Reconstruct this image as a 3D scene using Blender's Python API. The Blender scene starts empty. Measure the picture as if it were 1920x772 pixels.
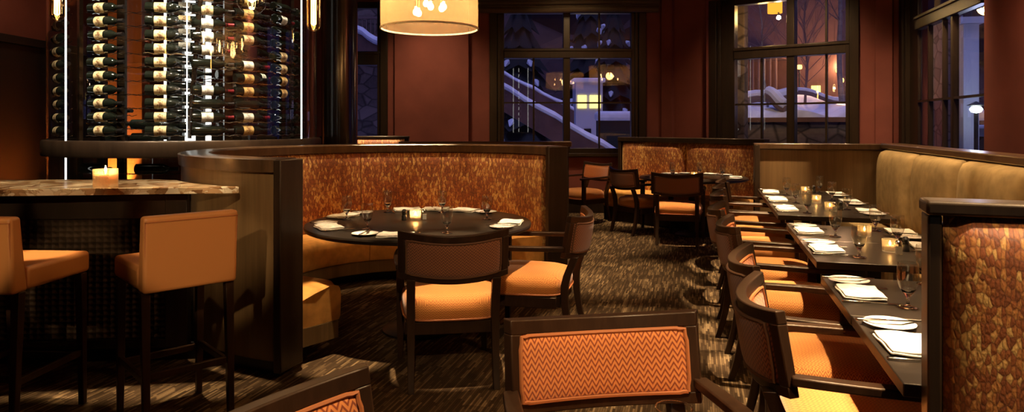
import bpy, bmesh, math, random
from mathutils import Vector, Matrix
random.seed(7)
PI = math.pi
S = bpy.context.scene
COL = S.collection
CAM_H, FPX, HOR = 1.42, 1280.0, 233.0

def R(d): return math.radians(d)
def survey(px, py, z):
    """ground-plan point of a spot seen on the horizontal plane at height z"""
    Y = FPX * (CAM_H - z) / (py - HOR)
    return ((px - 960) / FPX * Y, Y, z)

# ------------------------------------------------------------------ mesh builder
class MB:
    def __init__(s):
        s.bm = bmesh.new(); s.uv = s.bm.loops.layers.uv.new('UVMap')
    def face(s, vs, uvs=None):
        try: f = s.bm.faces.new(vs)
        except ValueError: return None
        if uvs:
            for l, u in zip(f.loops, uvs): l[s.uv].uv = u
        return f
    def box(s, c, d, rz=0, taper=1.0, shift=(0, 0)):
        x, y, z = c; a, b, h = d[0] / 2, d[1] / 2, d[2] / 2
        co, si = math.cos(rz), math.sin(rz); V = []
        for k, (sz, t, sh) in enumerate(((-h, taper, shift), (h, 1, (0, 0)))):
            for sx, sy in ((-1, -1), (1, -1), (1, 1), (-1, 1)):
                u, v = sx * a * t + sh[0], sy * b * t + sh[1]
                V.append(s.bm.verts.new((x + u * co - v * si, y + u * si + v * co, z + sz)))
        for q in ((3, 2, 1, 0), (4, 5, 6, 7), (0, 1, 5, 4), (1, 2, 6, 5), (2, 3, 7, 6), (3, 0, 4, 7)):
            vs = [V[i] for i in q]
            p0 = vs[0].co
            e1 = (vs[1].co - p0).length; e2 = (vs[3].co - p0).length
            s.face(vs, [(0, 0), (e1, 0), (e1, e2), (0, e2)])
        return s
    def prism(s, poly, z0, z1):
        lo = [s.bm.verts.new((p[0], p[1], z0)) for p in poly]
        hi = [s.bm.verts.new((p[0], p[1], z1)) for p in poly]
        n = len(poly)
        s.face(lo[::-1], [tuple(p[:2]) for p in poly][::-1]); s.face(hi, [tuple(p[:2]) for p in poly])
        d = 0
        for i in range(n):
            j = (i + 1) % n
            L = (lo[j].co - lo[i].co).length
            s.face([lo[i], lo[j], hi[j], hi[i]], [(d, z0), (d + L, z0), (d + L, z1), (d, z1)]); d += L
        return s
    def rings(s, rings, closed_ring=True, cap0=True, cap1=True, uvs=None):
        """rings: lists of points, joined one to the next"""
        VV = [[s.bm.verts.new(p) for p in r] for r in rings]
        n = len(rings[0]); m = n if closed_ring else n - 1
        dv = 0
        for a in range(len(VV) - 1):
            L = (VV[a + 1][0].co - VV[a][0].co).length
            du = 0
            for i in range(m):
                j = (i + 1) % n
                w = (VV[a][j].co - VV[a][i].co).length
                q = [VV[a][i], VV[a][j], VV[a + 1][j], VV[a + 1][i]]
                if uvs: u = [uvs(a, i), uvs(a, i + 1), uvs(a + 1, i + 1), uvs(a + 1, i)]
                else: u = [(dv, du), (dv, du + w), (dv + L, du + w), (dv + L, du)]
                s.face(q, u); du += w
            dv += L
        if cap0: s.face(VV[0][::-1], [(v.co.x, v.co.z) for v in VV[0][::-1]])
        if cap1: s.face(VV[-1], [(v.co.x, v.co.z) for v in VV[-1]])
        return s
    def tube(s, pts, r, seg=8, caps=True):
        pts = [Vector(p) for p in pts]; rr = r if isinstance(r, (list, tuple)) else [r] * len(pts)
        rings = []; up = None
        for i, p in enumerate(pts):
            t = (pts[min(i + 1, len(pts) - 1)] - pts[max(i - 1, 0)]).normalized()
            if up is None: up = Vector((0, 0, 1)) if abs(t.z) < .9 else Vector((1, 0, 0))
            u = (up - t * up.dot(t)).normalized(); w = t.cross(u); up = u
            rings.append([p + (u * math.cos(2 * PI * k / seg) + w * math.sin(2 * PI * k / seg)) * rr[i] for k in range(seg)])
        return s.rings(rings, True, caps, caps)
    def lathe(s, prof, seg=24, c=(0, 0, 0), axis='z'):
        """prof: (radius, height) pairs; radius 0 closes"""
        rows = []
        for r, h in prof:
            if r < 1e-6: rows.append(None if False else [s._p(0, 0, h, c, axis)])
            else: rows.append([s._p(r * math.cos(2 * PI * k / seg), r * math.sin(2 * PI * k / seg), h, c, axis) for k in range(seg)])
        V = [[s.bm.verts.new(p) for p in r] for r in rows]
        for a in range(len(V) - 1):
            A, B = V[a], V[a + 1]; h0, h1 = prof[a][1], prof[a + 1][1]
            for i in range(seg):
                j = (i + 1) % seg; u0, u1 = i / seg, (i + 1) / seg
                if len(A) == 1 and len(B) == 1: continue
                if len(A) == 1: s.face([A[0], B[j], B[i]], [(u0, h0), (u1, h1), (u0, h1)])
                elif len(B) == 1: s.face([A[i], A[j], B[0]], [(u0, h0), (u1, h0), (u0, h1)])
                else: s.face([A[i], A[j], B[j], B[i]], [(u0, h0), (u1, h0), (u1, h1), (u0, h1)])
        return s
    def _p(s, x, y, h, c, axis):
        if axis == 'z': return (c[0] + x, c[1] + y, c[2] + h)
        return (c[0] + h, c[1] + x, c[2] + y)
    def arc(s, prof, a0, a1, n=48, c=(0, 0), rfun=None):
        """sweep a closed (radius, z) profile round a vertical axis, angles in degrees"""
        rings = []; m = len(prof)
        per = [0]
        for i in range(m):
            p, q = prof[i], prof[(i + 1) % m]; per.append(per[-1] + math.hypot(q[0] - p[0], q[1] - p[1]))
        rm = sum(p[0] for p in prof) / m
        for k in range(n + 1):
            t = k / n; a = R(a0 + (a1 - a0) * t); co, si = math.cos(a), math.sin(a)
            rings.append([(c[0] + (rfun(t, r) if rfun else r) * co, c[1] + (rfun(t, r) if rfun else r) * si, z) for r, z in prof])
        L = abs(R(a1 - a0)) * rm
        return s.rings(rings, True, True, True, uvs=lambda a, i: (L * a / n, per[i]))
    def build(s, name, mat, parent=None, smooth=True, bevel=0, loc=None, sharp=35, segs=2):
        bmesh.ops.recalc_face_normals(s.bm, faces=s.bm.faces)
        me = bpy.data.meshes.new(name); s.bm.to_mesh(me); s.bm.free()
        if smooth:
            for p in me.polygons: p.use_smooth = True
            me.set_sharp_from_angle(angle=R(sharp))
        me.materials.append(mat)
        o = bpy.data.objects.new(name, me); COL.objects.link(o)
        if parent is not None: o.parent = parent
        if loc: o.location = loc
        if bevel:
            m = o.modifiers.new('bevel', 'BEVEL'); m.width = bevel; m.segments = segs; m.limit_method = 'ANGLE'; m.angle_limit = R(40)
        return o

def tag(o, label=None, cat=None, group=None, kind=None):
    if label: o['label'] = label
    if cat: o['category'] = cat
    if group: o['group'] = group
    if kind: o['kind'] = kind
    return o
def thing(name, label, cat, loc=(0, 0, 0), rz=0, group=None):
    o = bpy.data.objects.new(name, None); COL.objects.link(o)
    o.empty_display_size = .1; o.location = loc; o.rotation_euler = (0, 0, rz)
    return tag(o, label, cat, group)
def structure(o): o['kind'] = 'structure'; return o
def copy_tree(o, parent=None):
    c = o.copy(); COL.objects.link(c)
    if parent is not None: c.parent = parent
    for ch in list(o.children): copy_tree(ch, c)
    return c

# ------------------------------------------------------------------ materials
def new_mat(name):
    m = bpy.data.materials.new(name); m.use_nodes = True
    nt = m.node_tree; return m, nt, nt.nodes['Principled BSDF'], nt.nodes['Material Output']
def nd(nt, typ, ins=None, **kw):
    n = nt.nodes.new(typ)
    for k, v in kw.items(): setattr(n, k, v)
    if ins:
        for k, v in ins.items():
            if hasattr(v, 'is_output') or isinstance(v, bpy.types.NodeSocket): nt.links.new(v, n.inputs[k])
            else: n.inputs[k].default_value = v
    return n
def mth(nt, op, a, b=None, c=None):
    n = nt.nodes.new('ShaderNodeMath'); n.operation = op
    for i, v in enumerate((a, b, c)):
        if v is None: continue
        if isinstance(v, bpy.types.NodeSocket): nt.links.new(v, n.inputs[i])
        else: n.inputs[i].default_value = v
    return n.outputs[0]
def ramp(nt, fac, stops, interp='LINEAR'):
    n = nt.nodes.new('ShaderNodeValToRGB'); cr = n.color_ramp; cr.interpolation = interp
    while len(cr.elements) < len(stops): cr.elements.new(.5)
    for e, (p, c) in zip(cr.elements, stops): e.position = p; e.color = (*c, 1)
    nt.links.new(fac, n.inputs[0]); return n.outputs[0]
def bump(nt, b, h, strength=.3, dist=.01):
    n = nd(nt, 'ShaderNodeBump', {'Height': h, 'Strength': strength, 'Distance': dist}); nt.links.new(n.outputs[0], b.inputs['Normal'])
def plain(name, col, rough=.5, metal=0, spec=.5, noise=0, **kw):
    m, nt, b, o = new_mat(name)
    b.inputs['Base Color'].default_value = (*col, 1); b.inputs['Roughness'].default_value = rough
    b.inputs['Metallic'].default_value = metal; b.inputs['Specular IOR Level'].default_value = spec
    for k, v in kw.items(): b.inputs[k].default_value = v
    if noise:
        tc = nd(nt, 'ShaderNodeTexCoord')
        nz = nd(nt, 'ShaderNodeTexNoise', {'Vector': tc.outputs['Object'], 'Scale': noise, 'Detail': 5})
        c = ramp(nt, nz.outputs[0], [(.3, [v * .78 for v in col]), (.7, [min(1, v * 1.18) for v in col])])
        nt.links.new(c, b.inputs['Base Color'])
        bump(nt, b, nz.outputs[0], .12, .004)
    return m
def wood(name, c1, c2, rough=.4, scale=(14, 14, 1.2), coat=0):
    m, nt, b, o = new_mat(name)
    tc = nd(nt, 'ShaderNodeTexCoord'); mp = nd(nt, 'ShaderNodeMapping', {'Vector': tc.outputs['Object'], 'Scale': scale})
    nz = nd(nt, 'ShaderNodeTexNoise', {'Vector': mp.outputs[0], 'Scale': 1.0, 'Detail': 6, 'Roughness': .6, 'Distortion': .5})
    nz2 = nd(nt, 'ShaderNodeTexNoise', {'Vector': mp.outputs[0], 'Scale': 7.0, 'Detail': 3})
    f = mth(nt, 'ADD', mth(nt, 'MULTIPLY', nz.outputs[0], .75), mth(nt, 'MULTIPLY', nz2.outputs[0], .25))
    nt.links.new(ramp(nt, f, [(.32, c1), (.68, c2)]), b.inputs['Base Color'])
    b.inputs['Roughness'].default_value = rough; b.inputs['Coat Weight'].default_value = coat; b.inputs['Coat Roughness'].default_value = .2; b.inputs['Specular IOR Level'].default_value = .3; b.inputs['Specular Tint'].default_value = (1, .8, .6, 1)
    bump(nt, b, f, .05, .003); return m
def chevron(name, light, dark, p=.024, amp=.02, q=.019, width=.42, rough=.75, sheen=.3):
    m, nt, b, o = new_mat(name)
    uv = nd(nt, 'ShaderNodeTexCoord'); sp = nd(nt, 'ShaderNodeSeparateXYZ', {0: uv.outputs['UV']})
    x, y = sp.outputs[0], sp.outputs[1]
    zig = mth(nt, 'MULTIPLY', mth(nt, 'PINGPONG', mth(nt, 'DIVIDE', x, p), .5), amp * 2)
    st = mth(nt, 'PINGPONG', mth(nt, 'DIVIDE', mth(nt, 'ADD', y, zig), q), .5)
    st2 = mth(nt, 'MULTIPLY', st, 2)
    nz = nd(nt, 'ShaderNodeTexNoise', {'Vector': uv.outputs['UV'], 'Scale': 260, 'Detail': 2})
    f = mth(nt, 'ADD', st2, mth(nt, 'MULTIPLY', mth(nt, 'SUBTRACT', nz.outputs[0], .5), .25))
    nt.links.new(ramp(nt, f, [(width - .12, dark), (width + .1, light)]), b.inputs['Base Color'])
    b.inputs['Roughness'].default_value = rough; b.inputs['Sheen Weight'].default_value = sheen
    b.inputs['Specular IOR Level'].default_value = .25
    bump(nt, b, f, .35, .002); return m
def flake(name, su=95, sv=30):
    """cut-velvet of upright overlapping leaf flakes, rust with gold"""
    m, nt, b, o = new_mat(name)
    uv = nd(nt, 'ShaderNodeTexCoord'); mp = nd(nt, 'ShaderNodeMapping', {'Vector': uv.outputs['UV'], 'Scale': (su, sv, 1)})
    nz0 = nd(nt, 'ShaderNodeTexNoise', {'Vector': mp.outputs[0], 'Scale': .8, 'Detail': 2})
    wv = nd(nt, 'ShaderNodeMixRGB', {'Fac': .45, 'Color1': mp.outputs[0], 'Color2': nz0.outputs[1]}, blend_type='ADD')
    ed = nd(nt, 'ShaderNodeTexVoronoi', {'Vector': wv.outputs[0], 'Scale': 1.0, 'Randomness': .9}, feature='DISTANCE_TO_EDGE', voronoi_dimensions='2D')
    ce = nd(nt, 'ShaderNodeTexVoronoi', {'Vector': wv.outputs[0], 'Scale': 1.0, 'Randomness': .9}, voronoi_dimensions='2D')
    sc = nd(nt, 'ShaderNodeSeparateColor', {0: ce.outputs['Color']})
    big = nd(nt, 'ShaderNodeTexNoise', {'Vector': uv.outputs['UV'], 'Scale': 3.2, 'Detail': 3})
    fine = nd(nt, 'ShaderNodeTexNoise', {'Vector': mp.outputs[0], 'Scale': 2.2, 'Detail': 2})
    g = mth(nt, 'ADD', mth(nt, 'MULTIPLY', sc.outputs[0], .45), mth(nt, 'ADD', mth(nt, 'MULTIPLY', big.outputs[0], .75), mth(nt, 'MULTIPLY', fine.outputs[0], .3)))
    c = ramp(nt, g, [(.42, (.17, .040, .012)), (.70, (.30, .075, .018)), (.86, (.50, .19, .045)), (.98, (.72, .42, .13))])  # gold stops put the sheen highlights into the colour
    e = ramp(nt, ed.outputs['Distance'], [(.0, (.40, .36, .34)), (.22, (1, 1, 1))])
    mx = nd(nt, 'ShaderNodeMixRGB', {'Fac': .85, 'Color1': c, 'Color2': e}, blend_type='MULTIPLY')
    nt.links.new(mx.outputs[0], b.inputs['Base Color'])
    b.inputs['Roughness'].default_value = .6; b.inputs['Sheen Weight'].default_value = .5; b.inputs['Sheen Tint'].default_value = (1, .6, .25, 1)
    bump(nt, b, mth(nt, 'ADD', mth(nt, 'MULTIPLY', ed.outputs['Distance'], .6), mth(nt, 'MULTIPLY', fine.outputs[0], .5)), .35, .006); return m
def carpet(name, ang):
    m, nt, b, o = new_mat(name)
    tc = nd(nt, 'ShaderNodeTexCoord'); mp = nd(nt, 'ShaderNodeMapping', {'Vector': tc.outputs['Object'], 'Rotation': (0, 0, ang)})
    sp = nd(nt, 'ShaderNodeSeparateXYZ', {0: mp.outputs[0]}); x, y = sp.outputs[0], sp.outputs[1]
    row = mth(nt, 'FLOOR', mth(nt, 'DIVIDE', x, .012))
    rw = nd(nt, 'ShaderNodeTexWhiteNoise', {'W': row}, noise_dimensions='1D')
    blk = mth(nt, 'FLOOR', mth(nt, 'DIVIDE', x, .19))
    bw = nd(nt, 'ShaderNodeTexWhiteNoise', {'W': blk}, noise_dimensions='1D')
    seg = mth(nt, 'FLOOR', mth(nt, 'ADD', mth(nt, 'DIVIDE', y, .20), mth(nt, 'MULTIPLY', bw.outputs[0], 5)))
    seg2 = mth(nt, 'FLOOR', mth(nt, 'ADD', mth(nt, 'DIVIDE', y, .13), mth(nt, 'MULTIPLY', rw.outputs[0], 7)))
    v1 = nd(nt, 'ShaderNodeCombineXYZ', {0: row, 1: seg2}); v2 = nd(nt, 'ShaderNodeCombineXYZ', {0: blk, 1: seg})
    r1 = nd(nt, 'ShaderNodeTexWhiteNoise', {'Vector': v1.outputs[0]}, noise_dimensions='2D')
    r2 = nd(nt, 'ShaderNodeTexWhiteNoise', {'Vector': v2.outputs[0]}, noise_dimensions='2D')
    f = mth(nt, 'ADD', mth(nt, 'MULTIPLY', r1.outputs[0], .74), mth(nt, 'MULTIPLY', r2.outputs[0], .26))
    edge = mth(nt, 'PINGPONG', mth(nt, 'DIVIDE', x, .012), .5)
    fz = nd(nt, 'ShaderNodeTexNoise', {'Vector': mp.outputs[0], 'Scale': 160, 'Detail': 3})
    f2 = mth(nt, 'ADD', f, mth(nt, 'MULTIPLY', mth(nt, 'SUBTRACT', fz.outputs[0], .5), .25))
    c = ramp(nt, f2, [(.30, (.058, .033, .016)), (.58, (.108, .065, .032)), (.80, (.20, .126, .062)), (.95, (.33, .22, .115))])
    e = ramp(nt, edge, [(.05, (.45, .45, .45)), (.2, (1, 1, 1))])
    mx = nd(nt, 'ShaderNodeMixRGB', {'Fac': .8, 'Color1': c, 'Color2': e}, blend_type='MULTIPLY')
    nt.links.new(mx.outputs[0], b.inputs['Base Color'])
    b.inputs['Roughness'].default_value = .95; b.inputs['Specular IOR Level'].default_value = .1
    bump(nt, b, fz.outputs[0], .4, .004); return m
def onyx(name):
    m, nt, b, o = new_mat(name)
    tc = nd(nt, 'ShaderNodeTexCoord')
    nz = nd(nt, 'ShaderNodeTexNoise', {'Vector': tc.outputs['Object'], 'Scale': 5, 'Detail': 6, 'Distortion': 1.2})
    wv = nd(nt, 'ShaderNodeMixRGB', {'Fac': .35, 'Color1': tc.outputs['Object'], 'Color2': nz.outputs[1]}, blend_type='ADD')
    vo = nd(nt, 'ShaderNodeTexVoronoi', {'Vector': wv.outputs[0], 'Scale': 15}); vd = nd(nt, 'ShaderNodeTexVoronoi', {'Vector': wv.outputs[0], 'Scale': 15}, feature='DISTANCE_TO_EDGE')
    sc = nd(nt, 'ShaderNodeSeparateColor', {0: vo.outputs['Color']})
    c = ramp(nt, mth(nt, 'ADD', mth(nt, 'MULTIPLY', sc.outputs[0], .8), mth(nt, 'MULTIPLY', nz.outputs[0], .3)), [(.2, (.16, .075, .03)), (.42, (.42, .24, .11)), (.65, (.66, .50, .30)), (.95, (.88, .76, .56))])
    e = ramp(nt, vd.outputs['Distance'], [(0, (.5, .38, .25)), (.06, (1, 1, 1))])
    mx = nd(nt, 'ShaderNodeMixRGB', {'Fac': .7, 'Color1': c, 'Color2': e}, blend_type='MULTIPLY')
    nt.links.new(mx.outputs[0], b.inputs['Base Color'])
    b.inputs['Roughness'].default_value = .12; b.inputs['Coat Weight'].default_value = .4; return m
def emit(name, col, strength):
    m, nt, b, o = new_mat(name); nt.nodes.remove(b)
    e = nd(nt, 'ShaderNodeEmission', {'Color': (*col, 1), 'Strength': strength}); nt.links.new(e.outputs[0], o.inputs[0]); return m
def pane_glass(name, tint=(.9, .93, .95), refl=1.0, slab=False, rough=0.0, f0=.078):
    """thin sheet: clear with Fresnel mirror reflection"""
    m, nt, b, o = new_mat(name); nt.nodes.remove(b)
    t = nd(nt, 'ShaderNodeBsdfTransparent', {'Color': (*tint, 1)}); g = nd(nt, 'ShaderNodeBsdfGlossy', {'Color': (refl, refl, refl, 1), 'Roughness': rough})
    ge = nd(nt, 'ShaderNodeNewGeometry'); dt = nd(nt, 'ShaderNodeVectorMath', {0: ge.outputs['Normal'], 1: ge.outputs['Incoming']}, operation='DOT_PRODUCT')
    c = mth(nt, 'ABSOLUTE', dt.outputs['Value']); f = mth(nt, 'ADD', f0, mth(nt, 'MULTIPLY', .9, mth(nt, 'POWER', mth(nt, 'SUBTRACT', 1.0, c), 5.0)))
    if slab: f = mth(nt, 'MULTIPLY', f, mth(nt, 'SUBTRACT', 1.0, ge.outputs['Backfacing']))
    mx = nd(nt, 'ShaderNodeMixShader', {0: f, 1: t.outputs[0], 2: g.outputs[0]})
    nt.links.new(mx.outputs[0], o.inputs[0]); return m
def sheer(name, col, opac=.5):
    m, nt, b, o = new_mat(name); nt.nodes.remove(b)
    tc = nd(nt, 'ShaderNodeTexCoord'); nz = nd(nt, 'ShaderNodeTexNoise', {'Vector': tc.outputs['Object'], 'Scale': 9, 'Detail': 4})
    t = nd(nt, 'ShaderNodeBsdfTransparent', {'Color': (1, .90, .76, 1)})
    tl = nd(nt, 'ShaderNodeBsdfTranslucent', {'Color': (*col, 1)}); df = nd(nt, 'ShaderNodeBsdfDiffuse', {'Color': (*col, 1)})
    m1 = nd(nt, 'ShaderNodeMixShader', {0: .4, 1: tl.outputs[0], 2: df.outputs[0]})
    f = mth(nt, 'ADD', opac - .08, mth(nt, 'MULTIPLY', nz.outputs[0], .16))
    mx = nd(nt, 'ShaderNodeMixShader', {0: f, 1: t.outputs[0], 2: m1.outputs[0]}); nt.links.new(mx.outputs[0], o.inputs[0]); return m
def stone(name, c1, c2, scale=2.2):
    m, nt, b, o = new_mat(name)
    tc = nd(nt, 'ShaderNodeTexCoord'); mp = nd(nt, 'ShaderNodeMapping', {'Vector': tc.outputs['Object'], 'Scale': (1, 1, 1.7)})
    vo = nd(nt, 'ShaderNodeTexVoronoi', {'Vector': mp.outputs[0], 'Scale': scale}); vd = nd(nt, 'ShaderNodeTexVoronoi', {'Vector': mp.outputs[0], 'Scale': scale}, feature='DISTANCE_TO_EDGE')
    nz = nd(nt, 'ShaderNodeTexNoise', {'Vector': tc.outputs['Object'], 'Scale': 14, 'Detail': 5})
    sc = nd(nt, 'ShaderNodeSeparateColor', {0: vo.outputs['Color']})
    c = ramp(nt, mth(nt, 'ADD', mth(nt, 'MULTIPLY', sc.outputs[0], .6), mth(nt, 'MULTIPLY', nz.outputs[0], .4)), [(.25, c1), (.75, c2)])
    e = ramp(nt, vd.outputs['Distance'], [(.01, (.3, .3, .3)), (.07, (1, 1, 1))])
    mx = nd(nt, 'ShaderNodeMixRGB', {'Fac': .9, 'Color1': c, 'Color2': e}, blend_type='MULTIPLY'); nt.links.new(mx.outputs[0], b.inputs['Base Color'])
    b.inputs['Roughness'].default_value = .9; bump(nt, b, vd.outputs['Distance'], .6, .05); return m

M = {}
M['frame'] = wood('espresso_wood', (.014, .008, .005), (.032, .018, .010), .38, coat=.1)
M['chairwood'] = wood('chair_wood', (.020, .0088, .0045), (.045, .020, .0095), .40, (20, 20, 3), coat=.05)
M['cap'] = wood('walnut_cap', (.05, .026, .012), (.10, .052, .024), .28, coat=.4)
M['veneer'] = wood('walnut_veneer', (.10, .055, .022), (.19, .11, .045), .38, (9, 9, .35), coat=.2)
M['dado'] = wood('dark_veneer', (.030, .017, .009), (.055, .031, .016), .4, (9, 9, .5))
M['table'] = wood('black_table', (.016, .012, .009), (.028, .020, .014), .33, (3, 22, 3), coat=.1)
M['wall'] = plain('maroon_plaster', (.20, .054, .036), .75, noise=1.6, spec=.2)
M['ceiling'] = plain('ceiling_paint', (.20, .11, .07), .9)
M['leather'] = plain('tan_leather', (.52, .20, .055), .42, spec=.4)
M['suede'] = plain('gold_suede', (.62, .285, .065), .7, noise=14, spec=.25)
M['khaki'] = plain('khaki_suede', (.30, .19, .075), .8, noise=12, spec=.2)
M['piping'] = plain('piping_cord', (.42, .13, .035), .7)
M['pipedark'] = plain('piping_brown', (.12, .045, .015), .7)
M['flake'] = flake('flake_velvet', 78, 27)
M['flakebig'] = flake('flake_velvet_near', 104, 44)
M['chev'] = chevron('chevron_fabric', (.68, .225, .055), (.26, .05, .014))
M['chevseat'] = chevron('chevron_seat', (.78, .31, .065), (.40, .105, .020), .020, .016, .013, .45)
M['carpet'] = carpet('strip_carpet', R(15))
M['onyx'] = onyx('onyx_slab')
M['bottle'] = plain('bottle_glass', (.008, .010, .007), .06, spec=.7)
M['foil'] = plain('black_foil', (.015, .012, .012), .3, metal=.3)
M['redfoil'] = plain('red_foil', (.20, .012, .02), .3, metal=.4)
M['cutglass'] = sheer('cut_crystal', (.95, .88, .75), .30)
M['steel'] = plain('steel', (.62, .58, .52), .16, metal=1)
M['wire'] = plain('chrome_wire', (.8, .8, .8), .12, metal=1)
M['bronze'] = plain('bronze_column', (.030, .018, .010), .22, metal=.5, spec=.6, **{'Coat Weight': .5, 'Coat Roughness': .12})
M['linen'] = plain('white_linen', (.86, .80, .70), .85, noise=40)
M['china'] = plain('white_china', (.85, .80, .72), .12)
M['glass'] = pane_glass('clear_glass', (.93, .93, .91), 1.0, rough=.07, f0=.085)
M['solidglass'] = plain('solid_glass', (1, 1, 1), .02, spec=.5, **{'Transmission Weight': 1.0, 'IOR': 1.45})
M['pane'] = pane_glass('window_glass', slab=True); M['cellarglass'] = pane_glass('cellar_glass', (.95, .97, .96))
M['amberglass'] = pane_glass('amber_glass', (.95, .72, .42), 1.0)
M['sheer'] = sheer('sheer_organza', (.90, .68, .48), .26)
M['brass'] = plain('aged_brass', (.42, .26, .10), .3, metal=1)
M['bulb'] = emit('bulb_glow', (1, .72, .38), 20)
M['filament'] = emit('filament_glow', (1, .60, .22), 16)
M['flame'] = emit('candle_flame', (1, .62, .22), 30)
M['led'] = emit('led_strip', (.95, .96, .90), 1.1)  # for the backlights, also for glass edges made to glow
M['wax'] = plain('candle_wax', (.8, .66, .42), .5, **{'Subsurface Weight': .3})
M['black'] = plain('black_lacquer', (.012, .010, .009), .4)
M['salt'] = plain('salt_grains', (.8, .78, .72), .7)
M['snow'] = plain('snow', (.80, .83, .90), .8, noise=3)
M['bark'] = wood('aspen_bark', (.16, .13, .12), (.34, .29, .27), .9, (4, 4, 9))
M['twig'] = plain('twig_bark', (.20, .13, .11), .9)
M['rockwall'] = stone('stone_wall', (.10, .075, .062), (.24, .18, .15))
M['fir'] = plain('fir_needles', (.014, .015, .012), .9)
M['hill'] = plain('brushy_hillside', (.06, .03, .026), .95, noise=1.3)  # reddish brown includes the room's reflection and warm lamplight
M['render'] = plain('brown_render', (.17, .085, .065), .9, noise=3)  # browned further to carry reflected room red and warm lamplight
M['house'] = plain('pale_siding', (.55, .56, .62), .8)
M['gardenglow'] = emit('garden_glow', (1, .55, .10), 3)
M['litwin'] = emit('lit_window', (1, .72, .18), 1.4)
M['shade'] = wood('shade_fabric', (.075, .048, .026), (.12, .08, .045), .8, (2, 2, 30))
def label_mat(name, paper, ink):
    m, nt, b, o = new_mat(name)
    tc = nd(nt, 'ShaderNodeTexCoord'); sp = nd(nt, 'ShaderNodeSeparateXYZ', {0: tc.outputs['UV']})
    dx = mth(nt, 'MULTIPLY', mth(nt, 'SUBTRACT', sp.outputs[0], .5), 2.0); dy = mth(nt, 'MULTIPLY', mth(nt, 'SUBTRACT', sp.outputs[1], .5), 2.0)
    d = mth(nt, 'SQRT', mth(nt, 'ADD', mth(nt, 'MULTIPLY', dx, dx), mth(nt, 'MULTIPLY', dy, dy)))
    nz = nd(nt, 'ShaderNodeTexNoise', {'Vector': tc.outputs['UV'], 'Scale': 9, 'Detail': 5})
    f = mth(nt, 'ADD', d, mth(nt, 'MULTIPLY', mth(nt, 'SUBTRACT', nz.outputs[0], .5), 1.6))
    nt.links.new(ramp(nt, f, [(.28, ink), (.52, paper)]), b.inputs['Base Color']); b.inputs['Roughness'].default_value = .7; return m
M['cream'] = label_mat('cream_label', (.66, .50, .27), (.22, .11, .045))
M['white'] = label_mat('white_label', (.80, .76, .66), (.45, .40, .34))
M['ochre'] = label_mat('ochre_label', (.62, .40, .14), (.25, .12, .04))
def tile_mat():
    m, nt, b, o = new_mat('dimple_tile')
    tc = nd(nt, 'ShaderNodeTexCoord'); mp = nd(nt, 'ShaderNodeMapping', {'Vector': tc.outputs['UV'], 'Scale': (24, 30, 1)})
    vo = nd(nt, 'ShaderNodeTexVoronoi', {'Vector': mp.outputs[0], 'Scale': 1, 'Randomness': .12}, voronoi_dimensions='2D')
    b.inputs['Base Color'].default_value = (.075, .045, .025, 1); b.inputs['Roughness'].default_value = .3; b.inputs['Metallic'].default_value = .4
    bump(nt, b, vo.outputs['Distance'], 1.0, .03); return m
M['tile'] = tile_mat()
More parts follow.
